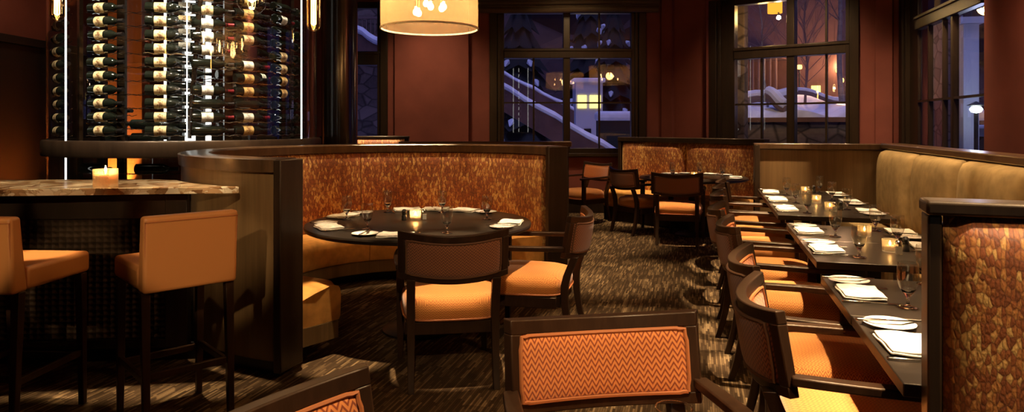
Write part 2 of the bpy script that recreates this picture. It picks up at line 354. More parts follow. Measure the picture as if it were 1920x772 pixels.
# ------------------------------------------------------------------ room shell
WB = ((-6.3, 11.0), (2.45, 11.0)); CB = (5.09, 8.93); CE = (1.965, -3.17)
ZC = 3.7
def wall(name, p0, p1, openings=(), T=.28, mat='wall'):
    d = Vector((p1[0] - p0[0], p1[1] - p0[1])); L = d.length; rz = math.atan2(d.y, d.x); m = MB()
    def bx(a, b, z0, z1):
        if b - a > .001 and z1 - z0 > .001: m.box(((a + b) / 2, T / 2, (z0 + z1) / 2), (b - a, T, z1 - z0))
    x = 0
    for a, b, z0, z1 in openings:
        bx(x, a, 0, ZC); bx(a, b, 0, z0); bx(a, b, z1, ZC); x = b
    bx(x, L, 0, ZC)
    o = structure(m.build(name, M[mat], smooth=False)); o.location = (p0[0], p0[1], 0); o.rotation_euler.z = rz
    return o, rz
def window(n, p0, rz, a, b, z0, z1, ga, gb, ma, mb, tz0, tz1, vs_lo, hz, vs_up=(), y0=.05, D=.14):
    """a..b opening, ga..gb glazed width, ma..mb the mullion, tz the transom"""
    w = thing('window_%d' % n, None, None, (p0[0], p0[1], 0), rz); structure(w)
    f = MB(); yc = y0 + D / 2
    f.box(((a + ga) / 2, yc, (z0 + z1) / 2), (ga - a, D, z1 - z0)); f.box(((b + gb) / 2, yc, (z0 + z1) / 2), (b - gb, D, z1 - z0))
    f.box(((a + b) / 2, yc, z0 + .04), (b - a, D, .08)); f.box(((a + b) / 2, yc, z1 - .05), (b - a, D, .10))
    # stepped casing round the opening, room side
    f.box((a + .06, y0 - .03, (z0 + z1) / 2), (.12, .10, z1 - z0))
    if D > .1: f.box((b - .06, y0 - .03, (z0 + z1) / 2), (.12, .10, z1 - z0))
    f.box((a + .15, y0 - .012, (z0 + z1) / 2), (.05, .08, z1 - z0))
    if D > .1: f.box((b - .15, y0 - .0, (z0 + z1) / 2), (.05, .08, z1 - z0))
    f.build('window_frame', M['frame'], w, bevel=.006)
    MB().box(((a + b) / 2, .0, z0 - .02), (b - a + .1, .22, .05)).build('window_sill', M['frame'], w, bevel=.006)
    MB().box(((ma + mb) / 2, yc, (z0 + z1) / 2), (mb - ma, D + .02, z1 - z0)).build('mullion', M['frame'], w, bevel=.008)
    t = MB(); t.box(((ga + gb) / 2, yc - .01, (tz0 + tz1) / 2), (gb - ga, D + .05, tz1 - tz0)); t.box(((ga + gb) / 2, yc - .03, tz1 - .03), (gb - ga, D + .05, .04))
    t.build('transom', M['frame'], w, bevel=.008)
    mu = MB()
    for s in vs_lo: mu.box((s, yc, (z0 + tz0) / 2), (.028, .05, tz0 - z0))
    for s in vs_up: mu.box((s, yc, (tz1 + z1) / 2), (.028, .05, z1 - tz1))
    for h in hz: mu.box(((ga + gb) / 2, yc, h), (gb - ga, .05, .026))
    mu.build('muntin', M['frame'], w, smooth=False)
    for s0, s1 in ((ga, ma), (mb, gb)):
        for q0, q1 in ((z0 + .08, tz0), (tz1, z1 - .1)):
            MB().box(((s0 + s1) / 2, yc + .01, (q0 + q1) / 2), (s1 - s0, .006, q1 - q0)).build('pane', M['pane'], w, smooth=False)
    return w
fl = MB().box((-1.5, 4, -.05), (11.5, 16, .1)).build('floor', M['carpet'], smooth=False); structure(fl)
ce = MB().box((-.8, 4, ZC + .1), (13, 16, .2)).build('ceiling', M['ceiling'], smooth=False); structure(ce)
x0 = WB[0][0]
_, rb = wall('wall_back', *WB, openings=((-2.95 - x0, -2.0 - x0, .95, 3.4), (-.36 - x0, 2.16 - x0, .95, 3.32)))
_, ra = wall('wall_bay', WB[1], CB, openings=((.755, 2.859, .95, 3.32),))
_, rr = wall('wall_right', CB, CE, openings=((.12, 2.587, .95, 3.32),))
wall('wall_front', CE, (-6.3, -3.17)); wall('wall_left', (-6.3, -3.17), (-6.3, 11.0))
window(1, WB[0], rb, -.36 - x0, 2.16 - x0, .95, 3.32, -.129 - x0, 1.934 - x0, .83 - x0, .94 - x0, 2.49, 2.65, (.352 - x0, 1.418 - x0), (1.77,), (1.418 - x0,))
window(2, WB[1], ra, .755, 2.859, .95, 3.32, 1.13, 2.783, 1.893, 2.003, 2.40, 2.57, (1.52, 2.417), (1.72,), (2.417,))
window(3, CB, rr, .12, 2.587, .95, 3.32, .60, 2.55, 1.70, 1.765, 2.57, 2.74, (.979, 1.447), (1.70,), (1.20,), y0=.02, D=.045)
window(4, WB[0], rb, -2.95 - x0, -2.0 - x0, .95, 3.4, -2.62 - x0, -2.13 - x0, -2.13 - x0, -2.12 - x0, 2.38, 2.6, (), ())
# wall mouldings, piers, wainscot
def trim(n, mb, mat, loc=(0, 0, 0), rz=0):
    o = structure(mb.build('trim_%d' % n, M[mat], smooth=False, bevel=.006)); o.location = loc; o.rotation_euler.z = rz; return o
trim(1, MB().box((-1.28, 10.93, 1.85), (1.18, .14, 3.7)), 'wall')                       # pier between the two back windows
trim(2, MB().box((1.0 * .75, -.05, 1.85), (.012, .1, 3.7)).box((.09, -.05, 1.85), (.18, .1, 3.7)), 'wall', (WB[1][0], WB[1][1], 0), ra)
trim(3, MB().box((3.17, -.05, 1.85), (.20, .1, 3.7)), 'wall', (WB[1][0], WB[1][1], 0), ra)
trim(4, MB().box((-6.22, 4, 1.25), (.16, 14, 2.5)).box((-6.2, 4, 2.46), (.22, 14, .1)), 'black')
trim(5, MB().box((-2.0, 10.96, .08), (8.6, .06, .16)), 'frame')
trim(6, MB().box((1.7, -.03, .08), (3.3, .06, .16)), 'frame', (WB[1][0], WB[1][1], 0), ra)
trim(7, MB().box((6, -.03, .08), (12, .06, .16)), 'frame', (CB[0], CB[1], 0), rr)
# rolled fabric shade over the back window
sh = thing('roman_shade', 'folded brown fabric shade gathered above the middle back window', 'shade', (.9, 10.84, 3.14))
MB().rings([[(x, .05 * math.cos(a) * (1.5 if k == 0 else 1), h + .05 * math.sin(a) + .012 * math.sin(x * 2.1 + k)) for a in [R(30 * q) for q in range(12)]]
            for k, h in ((0, .10),) for x in [-1.42 + .142 * i for i in range(21)]]).build('lower_roll', M['shade'], sh)
MB().box((0, .05, .33), (2.9, .10, .40)).build('shade_panel', M['shade'], sh, bevel=.02)
MB().rings([[(x, .045 * math.cos(a) - .02, .21 + .035 * math.sin(a) + .01 * math.sin(x * 1.7)) for a in [R(30 * q) for q in range(12)]] for x in [-1.44 + .144 * i for i in range(21)]]).build('upper_roll', M['shade'], sh)
# round bronze column beside the cellar
col = thing('round_column', 'glossy dark bronze round column right of the wine cellar', 'column', (-2.02, 8.0, 0))
MB().lathe([(0, 0), (.205, 0), (.205, 3.7), (0, 3.7)], 40).build('shaft', M['bronze'], col)
MB().lathe([(.206, .0), (.235, 0), (.235, .16), (.215, .19), (.206, .19)], 40).build('plinth', M['frame'], col)
pil = thing('flat_pilaster', 'dark wood pilaster between round column and narrow window', 'pilaster', (-2.42, 9.6, 0))
MB().box((0, 0, 1.85), (.30, .2, 3.69)).build('shaft', M['frame'], pil, bevel=.01)
MB().box((0, -.11, 1.85), (.16, .03, 3.5)).build('raised_panel', M['frame'], pil, bevel=.008)

# ------------------------------------------------------------------ outside, dusk and snow
def sight(px, py, Y): return Vector(((px - 960) / FPX * Y, Y, CAM_H + (HOR - py) * Y / FPX))
gd = MB().box((2, 24, .15), (60, 25, .3)).build('ground_outside', M['snow'], smooth=False); structure(gd)
hl = MB(); rows = []
for j in range(9):
    rows.append([(-26 + 2.4 * i, 30 + j * 1.2 + 2 * math.sin(i * .9 + j), .2 + j * 1.6 + .8 * math.sin(i * 1.7 + j * 2.1)) for i in range(26)])
hl.rings(rows, False, False, False); hill = structure(hl.build('hillside_outside', M['hill'], smooth=False))
# retaining wall and snow bank in front of the bay window
bayd = Vector((math.cos(ra), math.sin(ra))); bayn = Vector((-math.sin(ra), math.cos(ra))); P0 = Vector(WB[1])
rw = thing('retaining_wall', 'low pinkish stone retaining wall outside bay window under snow', 'wall')
q = [P0 + bayd * -1.2 + bayn * 2.2, P0 + bayd * 3.4 + bayn * 2.2, P0 + bayd * 3.4 + bayn * 2.5, P0 + bayd * -1.2 + bayn * 2.5]
MB().prism([tuple(v) for v in q], .2, 1.46).build('stone_face', M['rockwall'], rw, smooth=False)
q2 = [P0 + bayd * -1.2 + bayn * 2.12, P0 + bayd * 3.4 + bayn * 2.12, P0 + bayd * 3.4 + bayn * 2.56, P0 + bayd * -1.2 + bayn * 2.56]
MB().prism([tuple(v) for v in q2], 1.46, 1.54).build('coping', M['render'], rw, smooth=False)
sb = MB(); g = []
for j in range(15):
    row = []
    for i in range(41):
        t = -1.2 + 4.1 * i / 40; n = 2.52 + 3.4 * j / 14
        h = 1.54 + .10 * min(1, j / 1.2) + .38 * (j / 14) + .11 * math.sin(t * 2.3 + 1) * min(1, j / 2) + .07 * math.sin(t * 5.1 + j * .8)
        if j == 0: h = 1.45
        p = P0 + bayd * t + bayn * n; row.append((p.x, p.y, h))
    g.append(row)
sb.rings(g, False, False, False)
snowb = tag(sb.build('snow_bank', M['snow']), 'rolling snow bank on top of the retaining wall outside', 'snow', kind='stuff')
def log(name, a, b, r, label):
    t = thing(name, label, 'log', a); v = Vector(b) - Vector(a)
    pts = [v * k / 6 + Vector((0, 0, .03 * math.sin(k))) for k in range(7)]
    MB().tube(pts, [r * (1 - .06 * k) for k in range(7)], 10).build('trunk', M['twig'], t)
    MB().tube([p + Vector((0, 0, r * .75)) for p in pts], [r * .85] * 7, 10).build('snow_cover', M['snow'], t); return t
log('fallen_log', sight(1388, 190, 13.4), sight(1478, 178, 13.4), .10, 'snow covered log lying behind left half of bay window')
log('fallen_log', sight(1440, 180, 13.0), sight(1475, 205, 12.6), .12, 'thick snowy log sloping down beside the bay window mullion')
log('fallen_log', sight(1495, 172, 14.0), sight(1575, 190, 14.0), .06, 'thin snowy log behind right half of bay window')
def bare_tree(base, h, r, label, n=26, seed=1, spread=.9, mat='bark', low=.35):
    rnd = random.Random(seed); t = thing('bare_tree', label, 'tree', base)
    top = Vector((rnd.uniform(-.2, .2), rnd.uniform(-.2, .2), h))
    MB().tube([top * (k / 8) + Vector((.03 * math.sin(k * 1.3 + seed), 0, 0)) for k in range(9)], [r * (1 - .08 * k) for k in range(9)], 8).build('trunk', M[mat], t)
    b = MB()
    for i in range(n):
        f = rnd.uniform(low, .97); p = top * f; a = rnd.uniform(0, 2 * PI); L = rnd.uniform(.5, 1.2) * spread * (1.15 - f)
        d = Vector((math.cos(a), math.sin(a), rnd.uniform(.5, 1.3))).normalized(); pts = [p]
        for k in range(4): d = (d + Vector((rnd.uniform(-.25, .25), rnd.uniform(-.25, .25), .08))).normalized(); pts.append(pts[-1] + d * L / 2)
        b.tube(pts, [r * .26, r * .2, r * .15, r * .1, r * .05], 5)
        for k in (1, 2, 3):
            d2 = (d + Vector((rnd.uniform(-.9, .9), rnd.uniform(-.9, .9), rnd.uniform(-.1, .6)))).normalized()
            b.tube([pts[k], pts[k] + d2 * L * .35, pts[k] + d2 * L * .7 + Vector((0, 0, .05))], [r * .12, r * .08, r * .04], 4)
    b.build('branches', M['twig' if mat == 'bark' else mat], t); return t
bare_tree(sight(1578, 190, 13.2), 4.4, .055, 'pale aspen trunk right of the bay window mullion, thicker one', 22, 3)
bare_tree(sight(1592, 188, 13.8), 4.6, .04, 'thin pale aspen trunk at the right edge of bay window', 16, 5)
bare_tree(sight(1487, 205, 12.9), 3.4, .026, 'spindly bare sapling just behind the bay window mullion', 30, 8, 1.3)
bare_tree(sight(1512, 195, 14.2), 2.8, .03, 'bushy bare tree with fanning twigs behind right bay sash', 46, 11, 1.6, 'twig', .1)
bare_tree(sight(1437, 200, 13.2), 2.6, .024, 'leaning bare sapling behind left bay window sash', 20, 14, 1.0)
def fir(base, h, r, label, seed):
    rnd = random.Random(seed); t = thing('fir_tree', label, 'tree', base)
    MB().tube([(0, 0, 0), (0, 0, h * .9)], [.12, .03], 8).build('trunk', M['twig'], t)
    f, s = MB(), MB()
    for k in range(9):
        z = h * (.1 + .095 * k); rr_ = r * (1 - k / 9.6); n = 14; off = rnd.random()
        ring = [((rr_ * (1 if i % 2 else .62)) * math.cos(2 * PI * (i + off) / n), (rr_ * (1 if i % 2 else .62)) * math.sin(2 * PI * (i + off) / n), z - (.16 if i % 2 else .02) * r) for i in range(n)]
        f.rings([ring, [(.02 * math.cos(2 * PI * i / n), .02 * math.sin(2 * PI * i / n), z + h * .16) for i in range(n)]], True, True, True)
        for i in range(1, n, 2):
            if rnd.random() < .35:
                a = 2 * PI * (i + off) / n; p = Vector((rr_ * .72 * math.cos(a), rr_ * .72 * math.sin(a), z + .06 * r)); q_ = p * 1.0; q_.x *= 1.3; q_.y *= 1.3; q_.z = z - .06 * r
                s.tube([p, (p + q_) / 2 + Vector((0, 0, .03)), q_], [.02 * r, .06 * r, .015 * r], 6)
    f.build('needles', M['fir'], t, smooth=False); s.build('snow_load', M['snow'], t); return t
for i, (px, Y, h, r, lb) in enumerate(((975, 22, 6.5, 1.7, 'dark fir behind left sash of the middle window'), (1105, 26, 7, 2.0, 'snow dusted fir behind right sash of the middle window'),
        (1150, 21, 5.5, 1.4, 'smaller fir at right edge of the middle window'), (1400, 27, 7, 1.8, 'dark fir behind left sash of the bay window'),
        (1540, 24, 7.5, 2.0, 'tall fir behind right sash of the bay window'), (1597, 21, 6, 1.4, 'fir at the right end of the bay window'), (690, 22, 7, 1.6, 'dark fir behind the narrow window'))):
    p = sight(px, 233, Y); fir((p.x, Y, .2), h, r, lb, 30 + i)
# lodge with balcony behind the bay window
lg = thing('lodge', 'brown lodge wing with balcony behind left sash of bay window', 'building', (6.3, 17.0, .29), ra)
MB().box((-.6, 1.5, 2.6), (4.6, 3, 5.2)).build('wall', M['render'], lg, smooth=False)
MB().box((-.9, -.45, 2.75), (3.0, .9, .12)).build('balcony_slab', M['render'], lg, smooth=False)
MB().box((-.9, -.45, 2.84), (3.0, .92, .07)).build('snow_strip', M['snow'], lg, bevel=.03)
bl = MB()
for i in range(22): bl.box((-2.3 + i * .135, -.86, 2.3), (.03, .03, .85))
bl.box((-.9, -.86, 1.9), (3, .05, .06)); bl.build('railing', M['twig'], lg, smooth=False)
for wx, wz, lb in ((-.4, 1.75, .22), (1.2, 1.9, .2)):
    MB().box((wx, -.02, wz), (lb, .06, .3)).build('lit_window', M['litwin'], lg, smooth=False)
pc = thing('stone_pier', 'rough stone pier outside left edge of bay window', 'pier', (4.02, 12.0, 0), ra)
MB().box((0, 0, 1.9), (.20, .20, 3.8)).build('shaft', M['rockwall'], pc, smooth=False, bevel=.02)
MB().box((0, 0, .12), (.30, .30, .24)).build('footing', M['rockwall'], pc, smooth=False, bevel=.02)
# amber lantern hung outside the bay window
lp = sight(1453, 10, 10.55)
ln = thing('hanging_lantern', 'amber glass lantern glowing at top of the bay window', 'lantern', lp)
MB().lathe([(.10, -.12), (.115, -.12), (.115, .12), (.10, .12), (.10, -.12)], 8).build('glass_body', emit('amber_lantern_glow', (1, .34, .03), 1.0), ln, smooth=False)
MB().lathe([(0, .20), (.05, .19), (.13, .12), (.13, .105), (0, .105)], 8).tube([(0, 0, .19), (0, 0, .62)], .012, 6).build('cap', M['black'], ln, smooth=False)
MB().lathe([(0, -.10), (.03, -.08), (.045, -.02), (.03, .05), (0, .07)], 12).build('lamp_bulb', M['bulb'], ln)
ds = thing('step_light', 'small bare white bulb shining below the amber lantern', 'lamp', sight(1460, 33, 10.6))
MB().lathe([(0, -.035), (.03, -.02), (.035, 0), (.02, .03), (0, .04)], 12).build('lamp_bulb', emit('warm_white_bulb', (1, .82, .5), 60), ds)
MB().tube([(0, 0, .03), (0, 0, .10)], .016, 8).build('socket', M['black'], ds)
MB().tube([(0, 0, .10), (0, 0, .55)], .006, 6).build('cord', M['black'], ds)
# stair and small lit house behind the middle window
def snow_rail(a, b, w, label):
    t = thing('snowy_stair_wall', label, 'stair wall', a); v = Vector(b) - Vector(a); L = v.length
    MB().rings([[tuple(v * k + Vector((0, s_, z_))) for s_, z_ in ((-.2, -.5), (.2, -.5), (.2, 0), (-.2, 0))] for k in (0, 1)]).build('side_wall', M['render'], t, smooth=False)
    MB().rings([[tuple(v * k / 8 + Vector((0, w * c_, .02 + .5 * w * s_ + .02 * math.sin(k * 2)))) for c_, s_ in [(math.cos(R(24 * q_)), math.sin(R(24 * q_))) for q_ in range(15)]] for k in range(9)]).build('snow_cover', M['snow'], t)
    return t
snow_rail(sight(930, 158, 15), sight(1160, 292, 14.0), .22, 'lower snow topped stair wall descending across the middle window')
snow_rail(sight(930, 134, 17), sight(1075, 208, 16.4), .17, 'upper snow topped stair wall behind left half of middle window')
snow_rail(sight(640, 40, 15), sight(725, 92, 14.6), .24, 'snow topped ramp wall behind the narrow window')
hs = thing('cottage', 'small pale cottage with yellow lit upper windows behind middle window', 'house', (2.15, 19.5, .2))
MB().box((0, 0, 1.2), (.75, 1, 2.4)).build('wall', M['house'], hs, smooth=False)
for wx, ww in ((-.2, .25), (.16, .3)): MB().box((wx, -.5, 1.85), (ww, .06, .36)).build('lit_window', M['litwin'], hs, smooth=False)
MB().box((-.05, -.5, .95), (.2, .06, .3)).build('dark_window', M['black'], hs, smooth=False)
MB().box((.0, 0, 2.45), (.9, 1.1, .12)).build('snowy_roof', M['snow'], hs, smooth=False, bevel=.03)
hg = thing('snowy_hedge', 'low hedge under snow right of the small cottage', 'hedge', (2.75, 16.8, .29))
MB().box((0, 0, .62), (1.3, .5, 1.24)).build('foliage', M['fir'], hg, smooth=False)
MB().box((0, 0, 1.33), (1.4, .6, .24)).build('snow_cover', M['snow'], hg, bevel=.09, segs=4)
# balcony and rock face behind the narrow window
bk = thing('balcony', 'balcony railing behind the top of the narrow window', 'balcony', (-4.0, 16.2, 0))
b_ = MB()
for i in range(16): b_.box((-.75 + i * .1, 0, 3.75), (.025, .03, .36))
b_.box((0, 0, 3.95), (1.7, .05, .05)); b_.build('railing', M['twig'], bk, smooth=False)
MB().box((0, .4, 3.5), (1.9, .9, .12)).build('slab', M['render'], bk, smooth=False)
MB().box((0, 1.0, 2.4), (2.2, .3, 4.8)).build('rock_face', M['rockwall'], bk, smooth=False)
# stone wall, lamp post and drifts outside the right window
wn = Vector((-math.sin(rr), math.cos(rr))); wd = Vector((math.cos(rr), math.sin(rr))); CBv = Vector(CB)
def out(s_, n_): v = CBv + wd * s_ + wn * n_; return (v.x, v.y, 0)
sw = thing('garden_wall', 'grey stone wall outside left sash of the right window', 'wall', out(-4.6, 1.9), rr)
MB().box((0, 0, 1.7), (2.0, .4, 3.4)).build('stone_face', M['rockwall'], sw, smooth=False)
MB().box((0, 0, .5), (2.1, .7, .5)).build('snow_drift', M['snow'], sw, bevel=.1)
pp = thing('porch_post', 'pale square porch post outside right sash of right window', 'post', out(-2.35, 1.6), rr)
MB().box((0, 0, 1.5), (.22, .22, 3.0)).build('shaft', M['house'], pp, smooth=False, bevel=.01)
MB().box((0, 0, 3.05), (.34, .34, .1)).build('capital', M['house'], pp, smooth=False)
pl = thing('path_lamp', 'bright white path lamp outside right edge of right window', 'lamp', out(-1.5, 1.4), rr)
MB().tube([(0, 0, 0), (0, 0, 1.58)], .03, 8).build('post', M['black'], pl)
L = bpy.data.lights.new('path_light', 'POINT'); L.energy = 9; L.color = (.6, .62, 1); L.shadow_soft_size = .1
o = bpy.data.objects.new('path_light', L); COL.objects.link(o); o.location = (pl.location.x - .25, pl.location.y - .45, 2.2)
MB().lathe([(0, 1.585), (.06, 1.60), (.085, 1.64), (.06, 1.68), (0, 1.695)], 14).build('lamp_globe', emit('cool_lamp', (.9, 1, .85), 14), pl)
MB().lathe([(0, 1.76), (.12, 1.70), (.11, 1.695), (0, 1.72)], 14).build('hood', M['black'], pl)
for k, (s_, n_, z_) in enumerate(((-4.0, 2.7, 1.2), (-5.6, 3.4, 1.5))):
    t = thing('snow_ledge', ('nearer' if k == 0 else 'farther') + ' snow covered ledge behind the white path lamp', 'ledge', out(s_, n_), rr)
    MB().box((0, 0, z_ / 2), (2.4, .5, z_)).build('wall', M['rockwall'], t, smooth=False)
    MB().box((0, 0, z_ + .1), (2.5, .6, .22)).build('snow_cover', M['snow'], t, bevel=.07)

for k, (px, py, Y, lb) in enumerate(((1499, 126, 15.5, 'small yellow garden light glowing left of the fir trees'), (1571, 133, 16, 'small yellow garden light glowing between the aspen trunks'), (1577, 151, 15, 'lower yellow garden light right of the bay window centre'), (1505, 119, 17.5, 'faint upper yellow garden light behind bare twigs'))):
    p = sight(px, py, Y); t = thing('garden_light', lb, 'lamp', p)
    MB().lathe([(0, -.05), (.05, -.04), (.06, 0), (.05, .05), (0, .06)], 12).build('lamp_globe', M['gardenglow'], t)
    MB().tube([(0, 0, -.05), (0, 0, .3 - p.z)], .02, 6).build('post', M['black'], t)
    L = bpy.data.lights.new('garden_lamp', 'POINT'); L.energy = 30; L.color = (1, .50, .25); L.shadow_soft_size = .1
    o = bpy.data.objects.new('garden_lamp', L); COL.objects.link(o); o.location = p + Vector((0, -.1, .1))
# ------------------------------------------------------------------ round horseshoe booth
BC = (-.84, 5.26); CAPZ = 1.228
A0, A1 = 252.3, 33                    # from the near end, clockwise by the left, to the far right end
bo = thing('round_booth', 'horseshoe booth of walnut veneer with rust and gold velvet back around round table', 'booth', (BC[0], BC[1], 0))
RO, RI = 1.54, 1.42
MB().arc([(RI, .10), (RO, .10), (RO, CAPZ - .07), (RI, CAPZ - .07)], A0, A1, 90).build('outer_shell', M['veneer'], bo)
MB().arc([(RI - .06, CAPZ - .075), (RO + .015, CAPZ - .075), (RO + .02, CAPZ - .005), (RO + .005, CAPZ), (RI - .05, CAPZ), (RI - .06, CAPZ - .01)], A0 + .2, A1 - .2, 90).build('cap_rail', M['cap'], bo)
MB().arc([(RI + .01, 0), (RO - .07, 0), (RO - .07, .105), (RI + .01, .105)], A0 - 1, A1 + 1, 60).build('toe_kick', M['black'], bo)
for a in (A0, A1):                      # end posts
    co, si = math.cos(R(a)), math.sin(R(a)); rm = (RO + RI - .06) / 2 + .01; e = 1 if a == A0 else -1
    MB().box((rm * co - e * .02 * si, rm * si + e * .02 * co, CAPZ / 2 + .02), (RO - RI + .09, .05, CAPZ - .20 + .15), R(a)).build('end_post', M['frame'], bo, bevel=.006)
def backprof(r, z0, z1, t, bul=.02):
    p = [(r, z0)]
    for k in range(9):
        q = k / 8; p.append((r - t - bul * math.sin(PI * min(1, q * 1.0)) , z0 + .02 + (z1 - z0 - .05) * q))
    p += [(r - t * .8, z1 - .012), (r - t * .4, z1)]; p.append((r, z1)); return p
seams = [A0 - 1.5, 209, 158, 116, 83.5, A1 + 2.2]
for i in range(5):
    MB().arc(backprof(RI, .30, CAPZ - .075, .055), seams[i] - .12, seams[i + 1] + .12, 26).build('back_panel', M['flake'], bo)
def seatr(th):                          # seat depth grows away from the near end
    def f(t, r):
        if r > 1.34: return r
        d = (r - 1.0)
        return .90 + d + (.13 * math.exp(-(t / .14) ** 2) if th else 0)
    return f
def skew(m):                            # the open end of the bench is cut on the slant
    for v_ in m.bm.verts:
        a = math.degrees(math.atan2(v_.co.y, v_.co.x)) % 360; rr_ = math.hypot(v_.co.x, v_.co.y); d = A0 - 1.8 - a
        k = 9 * max(0, 1 - d / 28) * max(0, (1.385 - rr_) / .47); b_ = R(a + k); v_.co.x, v_.co.y = rr_ * math.cos(b_), rr_ * math.sin(b_)
scuts = [A0 - 1.8, 212, 165, 118, 80, A1 + 2.5]
for i in range(5):
    pr = [(1.385, .21), (1.012, .21), (1.0, .235), (.995, .35), (1.0, .395), (1.015, .418), (1.06, .432), (1.18, .438), (1.345, .43), (1.385, .42)]
    sc_ = MB(); sc_.arc(pr, scuts[i] - .15, scuts[i + 1] + .15, 24, rfun=seatr(i == 0))
    if i == 0:
        sc_.bm.verts.ensure_lookup_table()
        for v in sc_.bm.verts:          # crowned end cushion: top edge rolls down at the open end
            a = math.degrees(math.atan2(v.co.y, v.co.x)) % 360; d = (A0 - 1.8 - a)
            rr_ = math.hypot(v.co.x, v.co.y)
            if v.co.z > .3 and d < 7: v.co.z -= .075 * max(0, 1 - d / 7) ** 2 * min(1, max(0, (rr_ - 1.12) / .2))
    sc_.bm.verts.ensure_lookup_table()
    if i == 0: skew(sc_)
    sc_.build('seat_cushion', M['suede'], bo, sharp=50)
    sb_ = MB(); sb_.arc([(1.37, .10), (1.02, .10), (1.02, .208), (1.37, .208)], scuts[i], scuts[i + 1], 20, rfun=seatr(i == 0))
    if i == 0: skew(sb_)
    sb_.build('seat_base', M['veneer'], bo)
MB().arc([(1.3, 0), (1.12, 0), (1.12, .102), (1.3, .102)], A0 - 4, A1 + 4, 60).build('seat_plinth', M['black'], bo)

def round_table(loc, r, label, z=.745):
    t = thing('round_table', label, 'table', (loc[0], loc[1], 0))
    MB().lathe([(0, z - .035), (r - .02, z - .035), (r - .004, z - .028), (r, z - .012), (r - .004, z - .002), (r - .01, z), (0, z)], 72).build('table_top', M['table'], t)
    MB().lathe([(0, .03), (.06, .03), (.06, z - .06), (.20, z - .05), (.20, z - .036), (0, z - .036)], 28).build('pedestal', M['black'], t)
    MB().lathe([(0, 0), (r * .33, 0), (r * .33, .015), (r * .29, .03), (.08, .045), (0, .045)], 40).build('table_base', M['black'], t)
    return t
RT = (-.64, 4.74)
round_table(RT, .775, 'large round black table inside the horseshoe booth')

# ------------------------------------------------------------------ straight booth backs and panels
def booth_back(loc, rz, L, label, mat='flake', post=.055, h=CAPZ, seat=True, name='booth_back', panels=1, thin=False):
    """upholstered face looks to local -y, origin at its left end"""
    t = thing(name, label, 'booth', (loc[0], loc[1], 0), rz)
    k_ = .5 if thin else 1
    MB().box((L / 2, .05, h / 2 - .02), (L - .01, .06, h - .08)).build('frame_core', M['frame'], t, smooth=False)
    MB().box((L / 2, .03, h - .035 * k_), (L + .01, .15 * (.75 if thin else 1), .07 * k_)).build('cap_rail', M['frame'], t, bevel=.008)
    for x in (post / 2, L - post / 2): MB().box((x, .035 if thin else .03, (h - .07 * k_) / 2), (post, .09 if thin else .14, h - .07 * k_)).build('end_post', M['frame'], t, bevel=.006)
    w = (L - 2 * post) / panels
    for k in range(panels):
        m = MB(); a, b = post + k * w + .001, post + (k + 1) * w - .001; z0, z1 = .12, h - .072 * k_; rows = []
        nx, nz = 24, 20
        y00 = -.006 if thin else .02
        def yy(u, v): return y00 - .055 * (1 - abs(2 * u - 1) ** 10) ** .5 * (1 - abs(2 * v - 1) ** 14) ** .5 * (.9 + .1 * math.sin(PI * v))
        for j in range(nz + 1): rows.append([(a + (b - a) * i / nx, yy(i / nx, j / nz), z0 + (z1 - z0) * j / nz) for i in range(nx + 1)])
        m.rings(rows, False, False, False, uvs=lambda aa, i: (a + (b - a) * i / nx, z0 + (z1 - z0) * aa / nz))
        o = m.build('back_panel', M[mat], t); sm = o.modifiers.new('solid', 'SOLIDIFY'); sm.thickness = .012; sm.offset = -1
    if seat:
        MB().box((L / 2, -.27, .33), (L - 2 * post, .46, .24)).build('seat_cushion', M['suede'], t, bevel=.04, segs=4)
        MB().box((L / 2, -.25, .105), (L - 2 * post, .40, .205)).build('seat_base', M['frame'], t, smooth=False)
    return t
booth_back((1.66, 10.55), R(-46), 2.35, 'distant booth with blotchy rust velvet back below the bay window', panels=2)
booth_back((-2.78, 9.9), 0, 1.28, 'distant booth top with pale gold fabric strip beside the round column', seat=False, thin=True, h=1.25)
pt = thing('low_partition', 'dark wood partition just behind the horseshoe booth', 'partition', (-1.25, 7.75, 0), R(3))
MB().box((.95, 0, .58), (1.9, .10, 1.16)).build('panel', M['dado'], pt, smooth=False); MB().box((.95, 0, 1.195), (1.96, .16, .06)).build('cap_rail', M['cap'], pt, bevel=.01)
# near right booth with its own velvet panel
booth_back((1.030, 1.695), R(-22), 1.5, 'near right booth panel in rust and gold flake velvet with dark frame', mat='flakebig', post=.032, h=1.232, seat=False, thin=True)
# wood end panel beyond the farthest table
UA = R(90 - 15.9); u = Vector((math.cos(UA), math.sin(UA))); v = Vector((u.y, -u.x))   # u runs down the row, v across to the banquette
ep = thing('end_panel', 'lit walnut end panel with dark left post behind the farthest table', 'partition', (2.60, 7.33, 0), math.atan2(v.y, v.x) + R(2))
MB().box((.70, .06, .575), (1.34, .07, 1.15)).build('veneer_panel', M['veneer'], ep, smooth=False)
MB().box((.03, .05, .6), (.055, .14, 1.2)).build('end_post', M['frame'], ep, bevel=.006)
MB().box((.71, .06, 1.185), (1.42, .15, .065)).build('cap_rail', M['cap'], ep, bevel=.01)
